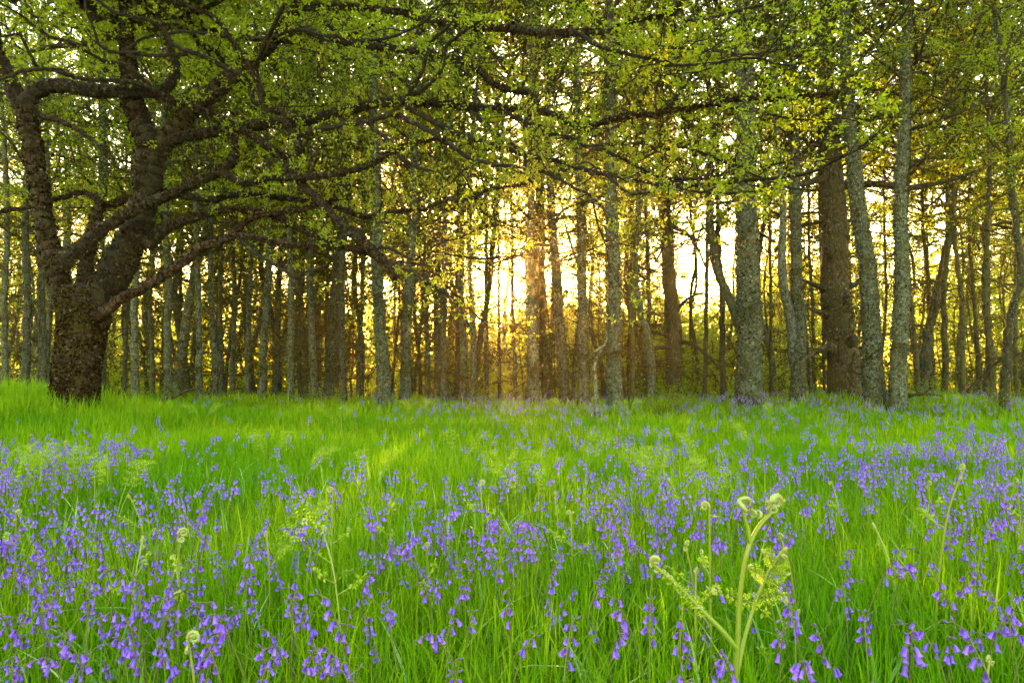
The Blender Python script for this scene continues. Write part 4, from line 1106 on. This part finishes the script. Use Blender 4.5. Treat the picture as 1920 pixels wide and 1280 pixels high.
# ------------------------------------------------------------------ bracken
def curl_geo(g, p, d, size, rs, thick=0.30, mat=0, turns=1.6):
    """a tight fiddlehead spiral starting at p, growing along d"""
    d = unit(np.asarray(d, float))
    side = unit(np.cross(d, rs.normal(0, 1, 3)))
    n = 26
    t = np.linspace(0, 1, n)
    ang = t * turns * 2 * math.pi
    r = size * (1 - 0.78 * t)
    c = p + side * size
    pts = c + (-side)[None] * (r * np.cos(ang))[:, None] + d[None] * (r * np.sin(ang))[:, None]
    tube(g, pts, size * thick * np.linspace(1.0, 0.75, n), 7, 0.15, rs, mat, rnd=np.repeat(np.linspace(0.9, 0.2, n), 7))
    m = 40
    i = rs.randint(0, n, m)
    leaves(g, pts[i] + rs.normal(0, size * 0.15, (m, 3)), rs.normal(0, 1, (m, 3)), size * 0.5, size * 0.28, rs, 0, mat, rnd=rs.uniform(0, .7, m))

def frond_geo(g, pts, width, rs, pairs=14, up=(0, 0, 1), dens=9, t0=0.12):
    """feathery pinnae along a rachis"""
    P = catmull(pts, 60)
    up = np.asarray(up, float)
    LP, LD, LL = [], [], []
    for k in range(pairs):
        t = t0 + (1 - t0) * k / pairs
        i = min(58, int(t * 59)); c = P[i]; T = unit(P[i + 1] - P[i])
        S = unit(np.cross(T, up))
        w = width * math.sin(math.pi * min(1, 0.25 + 0.75 * t)) ** 0.8 * rs.uniform(0.85, 1.1)
        for s in (-1, 1):
            d = unit(S * s + T * 0.55 + up * rs.uniform(-0.15, 0.25))
            q = c.copy(); dd = d.copy()
            for j in range(dens):
                dd = unit(dd + T * 0.05 + np.array((0, 0, -0.05)))
                q = q + dd * w / dens
                l = w * 0.26 * (1 - 0.75 * j / dens) + 0.002
                nrm = unit(np.cross(dd, up))
                for s2 in (-1, 1):
                    LP.append(q); LD.append(unit(nrm * s2 + dd * 0.6)); LL.append(l)
            tube(g, [c, c + d * w * 0.5, q], [0.0012, 0.001, 0.0006], 3, cap=False, mat=1)
    LP = np.array(LP); LL = np.array(LL)
    leaves(g, LP, np.array(LD), LL, LL * 0.55, rs, 1.4, 0)

def fern_stem(root, base, pts, r0, r1, name='stem', rs=None):
    P = catmull(np.asarray(pts) - base, 36)
    g = Geo(); tube(g, P, np.linspace(r0, r1, 36), 9, 0.05, rs, rnd=np.repeat(np.linspace(0.1, 0.9, 36), 9))
    return g.build(name, [M_FERNSTEM], root), P

def fiddlehead(tip, Y, label, rs, tall=None, branches=2, size=0.016, group='small curled bracken shoots in the grass'):
    """a young bracken shoot, curled heads at its top; tip pixel at depth Y"""
    W = at(tip[0], tip[1], Y)
    lean = rs.normal(0, 0.05, 2)
    b = np.array((W[0] - lean[0], Y - lean[1], 0.0)); b[2] = float(gz(b[0], b[1])) - 0.03
    root = thing('bracken_shoot', label, 'fern', tuple(b), group)
    pts = [b, b + (W - b) * np.array((0.15, 0.15, 0.45)), b + (W - b) * np.array((0.5, 0.5, 0.8)), W]
    st, P = fern_stem(root, b, pts, 0.0034, 0.0024, rs=rs)
    g = Geo(); size *= 0.8
    curl_geo(g, P[-1], P[-1] - P[-3], size, rs); curl_geo(g, P[-2] + rs.normal(0, .006, 3), rs.normal(0, 1, 3), size * .7, rs)
    g.build('curled_head', [M_FERNCURL], root)
    for k in range(branches):
        i = 25 - 4 * k + rs.randint(0, 3)
        a = rs.uniform(0, 6.28) if k == 0 else a + math.pi + rs.normal(0, .4)
        d = np.array((math.cos(a), math.sin(a), 0.7)) * rs.uniform(0.05, 0.09)
        e = P[i] + d
        gb = Geo(); tube(gb, catmull([P[i], P[i] + d * 0.5 - np.array((0, 0, .004)), e], 10), np.linspace(0.0025, 0.0018, 10), 6, rnd=0.4)
        for q in (0.55, 0.8):
            leaves(gb, np.repeat((P[i] + d * q)[None], 8, 0), rs.normal(0, 1, (8, 3)), 0.018, 0.008, rs, 0.5, 1)
        br = gb.build('side_stalk', [M_FERNSTEM, M_FERNLEAF], root)
        g = Geo(); curl_geo(g, e, d, size * 0.62, rs); curl_geo(g, e - d * 0.3 + rs.normal(0, .004, 3), rs.normal(0, 1, 3), size * .5, rs)
        g.build('curled_tip', [M_FERNCURL], br)
    return root

def build_bracken():
    rs = np.random.RandomState(29)
    # the tall shoot that stands up out of the flowers
    Y = 1.42
    px = lambda x, y, dy=0.0: at(x, y, Y + dy)
    b = px(1378, 1330); b[2] = float(gz(b[0], b[1])) - 0.03
    root = thing('bracken_shoot', 'tallest bracken shoot, thick pale stem with a big curled brown head', 'fern', tuple(b))
    st, P = fern_stem(root, b, [b, px(1380, 1290), px(1383, 1220), px(1386, 1140), px(1393, 1075), px(1405, 1022), px(1424, 985, .02), px(1446, 962, .03), px(1464, 945, .04)], 0.0074, 0.0040, rs=rs)
    g = Geo(); e = px(1463, 946, .04) - b
    curl_geo(g, e, np.array((0.4, 0.1, 1.0)), 0.017, rs, 0.36); curl_geo(g, e + np.array((-0.016, 0, -0.006)), np.array((-0.3, 0.2, 1)), 0.015, rs, .36); curl_geo(g, px(1440, 958, .03) - b, np.array((-0.4, 0, 1)), 0.010, rs)
    g.build('curled_head', [M_FERNCURL], root)
    st2, P2 = fern_stem(root, b, [px(1407, 1018), px(1402, 990), px(1396, 968), px(1392, 952)], 0.0045, 0.003, 'side_stalk', rs)
    for q, s in ((px(1392, 950), .014), (px(1404, 944), .013), (px(1405, 958), .009), (px(1416, 968), .009)):
        g = Geo(); curl_geo(g, q - b, rs.normal(0, .4, 3) + np.array((0, 0, 1)), s, rs, .36); g.build('curled_tip', [M_FERNCURL], st2)
    # side frond lying out low over the grass, still rolled up along its edge
    F1 = [px(1381, 1214), px(1352, 1180), px(1322, 1150), px(1290, 1118), px(1258, 1088, -.02), px(1222, 1056, -.03)]
    fr, Pf = fern_stem(root, b, F1, 0.006, 0.004, 'side_stalk', rs)
    g = Geo(); frond_geo(g, [p - b for p in F1[2:]], 0.028, rs, 12, (0, -0.4, 1), 5, 0.0); 
    for q in np.linspace(14, 35, 14).astype(int): curl_geo(g, Pf[q], rs.normal(0, 1, 3), 0.0045, rs, .4, 2)
    g.build('leaf', [M_FERNLEAF, M_FERNSTEM, M_FERNCURL], fr)
    g = Geo(); curl_geo(g, Pf[-1], Pf[-1] - Pf[-4], 0.010, rs, .4); g.build('curled_tip', [M_FERNCURL], fr)
    F2 = [px(1382, 1262, .03), px(1398, 1190, .05), px(1420, 1120, .06), px(1444, 1068, .06), px(1468, 1032, .06)]
    fr, Pf = fern_stem(root, b, F2, 0.005, 0.003, 'side_stalk', rs)
    for a in ((px(1420, 1120, .06), px(1392, 1126, .02), px(1362, 1112), px(1340, 1114)), (px(1420, 1122, .06), px(1440, 1118, .04), px(1462, 1114, .02), px(1474, 1122)),
              (px(1434, 1086, .06), px(1418, 1072, .04), px(1404, 1066, .02)), (px(1436, 1084, .06), px(1456, 1080, .04), px(1474, 1078, .02)), (px(1450, 1058, .06), px(1440, 1040, .05), px(1432, 1038, .04)), (px(1452, 1056, .06), px(1464, 1054, .05), px(1474, 1048, .04))):
        g = Geo(); frond_geo(g, [q - b for q in a], 0.020, rs, 9, (0, -0.9, 0.5), 4, 0.0)
        curl_geo(g, a[-1] - b, a[-1] - a[-2], 0.0055, rs, .4, 2)
        g.build('leaf', [M_FERNLEAF, M_FERNSTEM, M_FERNCURL], fr)
    g = Geo(); curl_geo(g, Pf[-1], Pf[-1] - Pf[-4], 0.010, rs, .36); g.build('curled_tip', [M_FERNCURL], fr)
    fiddlehead((1330, 950), 1.75, 'slim green bracken shoot with three pale curls beside the tallest shoot', rs, branches=3, size=.014, group=None)
    fiddlehead((1808, 878), 1.9, 'long leaning bracken shoot with a dark hooked top among bluebells at the right edge', rs, branches=1, size=.013, group=None)
    fiddlehead((334, 1000), 1.9, 'pale bracken shoot with round cream curls in the left bluebell patch', rs, branches=2, size=.016, group=None)
    fiddlehead((352, 1196), 1.42, 'short bracken shoot with one fat brown curl low in the grass', rs, branches=0, size=.016, group=None)
    fiddlehead((624, 918), 2.5, 'upright candelabra bracken shoot with paired knobbly curls', rs, branches=4, size=.014, group=None)
    fiddlehead((1460, 1002), 1.9, 'small single brown curl on a thin stalk just right of the tallest shoot', rs, branches=0, size=.011, group=None)
    for q, Y in (((243, 930), 2.9), ((604, 990), 2.0), ((740, 945), 2.6), ((1040, 925), 2.9), ((900, 905), 3.0), ((1285, 1020), 1.9), ((1856, 1236), 1.35), ((1305, 1070), 1.8), ((1070, 960), 2.5), ((798, 1020), 2.1),
                 ((500, 1000), 2.3), ((120, 830), 5.0), ((60, 815), 5.2), ((200, 855), 4.4), ((1640, 985), 2.2), ((1255, 900), 3.3), ((1740, 905), 3.0), ((1560, 905), 3.1), ((30, 960), 2.5), ((1420, 1080), 1.7), ((1905, 900), 2.4), ((268, 1010), 2.2)):
        fiddlehead(q, Y, 'small bracken shoot with pale curled tips poking out of the grass', rs, branches=rs.randint(1, 4), size=rs.uniform(.009, .014) * (1 + .1 * (Y - 2)))
    # opened lime-green fronds
    for (x, y), Y, n in (((960, 868), 4.2, 3), ((1232, 868), 4.2, 4), ((1262, 885), 3.9, 3), ((515, 830), 5.4, 3), ((560, 862), 4.6, 2), ((55, 862), 4.3, 4), ((15, 880), 4.0, 3), ((130, 868), 4.2, 3), ((180, 885), 3.9, 2),
                         ((1090, 838), 5.0, 2), ((1320, 838), 5.0, 2), ((1420, 815), 6.0, 2), ((700, 872), 4.3, 2), ((860, 830), 5.2, 2), ((1010, 900), 3.6, 2), ((640, 775), 9, 3), ((1180, 760), 12, 4), ((1060, 757), 12.6, 3), ((380, 768), 10, 3), ((780, 760), 11.5, 3), ((1450, 770), 10, 2), ((215, 900), 3.7, 2), ((470, 1000), 2.3, 1), ((1330, 900), 3.5, 2)):
        W = at(x, y, Y); b = np.array((W[0], Y, float(gz(W[0], Y)) - 0.02))
        root = thing('bracken_fern', 'opened lime-green bracken frond spreading just above the grass', 'fern', tuple(b), 'opened bracken ferns among the grass')
        hh = W[2] - b[2]
        k_ = 1.0 if Y < 7 else 1.3
        for k in range(n):
            a = rs.uniform(0, 6.28); D = np.array((math.cos(a), math.sin(a), 0)); L = rs.uniform(0.13, 0.22) * k_
            pts = [np.zeros(3), D * 0.03 + np.array((0, 0, hh * 0.55)), D * (0.10) + np.array((0, 0, hh * 0.9)), D * (0.10 + L * 0.5) + np.array((0, 0, hh * 1.16)), D * (0.10 + L) + np.array((0, 0, hh * 1.14))]
            g = Geo(); tube(g, catmull(pts, 24), np.linspace(0.0035, 0.0012, 24) * k_, 5, mat=1)
            frond_geo(g, pts[2:], 0.062 * k_, rs, 8, unit(np.array((rs.normal(0, .3), -0.7, 0.8))), 5, 0.0)
            g.build('frond', [M_FERNLEAF, M_FERNSTEM], root)
build_bracken()

# ------------------------------------------------------------------ the warm evening air
def build_haze():
    g = Geo()
    x0, x1, y0, y1, z0, z1 = -136, 136, -15, 151, -6, 19
    V = [(x, y, z) for z in (z0, z1) for y in (y0, y1) for x in (x0, x1)]
    g.add(V, [(0, 2, 3, 1), (4, 5, 7, 6), (0, 1, 5, 4), (2, 6, 7, 3), (0, 4, 6, 2), (1, 3, 7, 5)])
    m, nt, out = newmat('haze_air')
    v = nt.nodes.new('ShaderNodeVolumePrincipled')
    v.inputs['Color'].default_value = (1.0, 0.78, 0.42, 1)
    v.inputs['Density'].default_value = 0.0007
    v.inputs['Anisotropy'].default_value = 0.8
    nt.links.new(v.outputs[0], out.inputs['Volume'])
    o = g.build('haze', [m], None, False)
    o['kind'] = 'stuff'
build_haze()
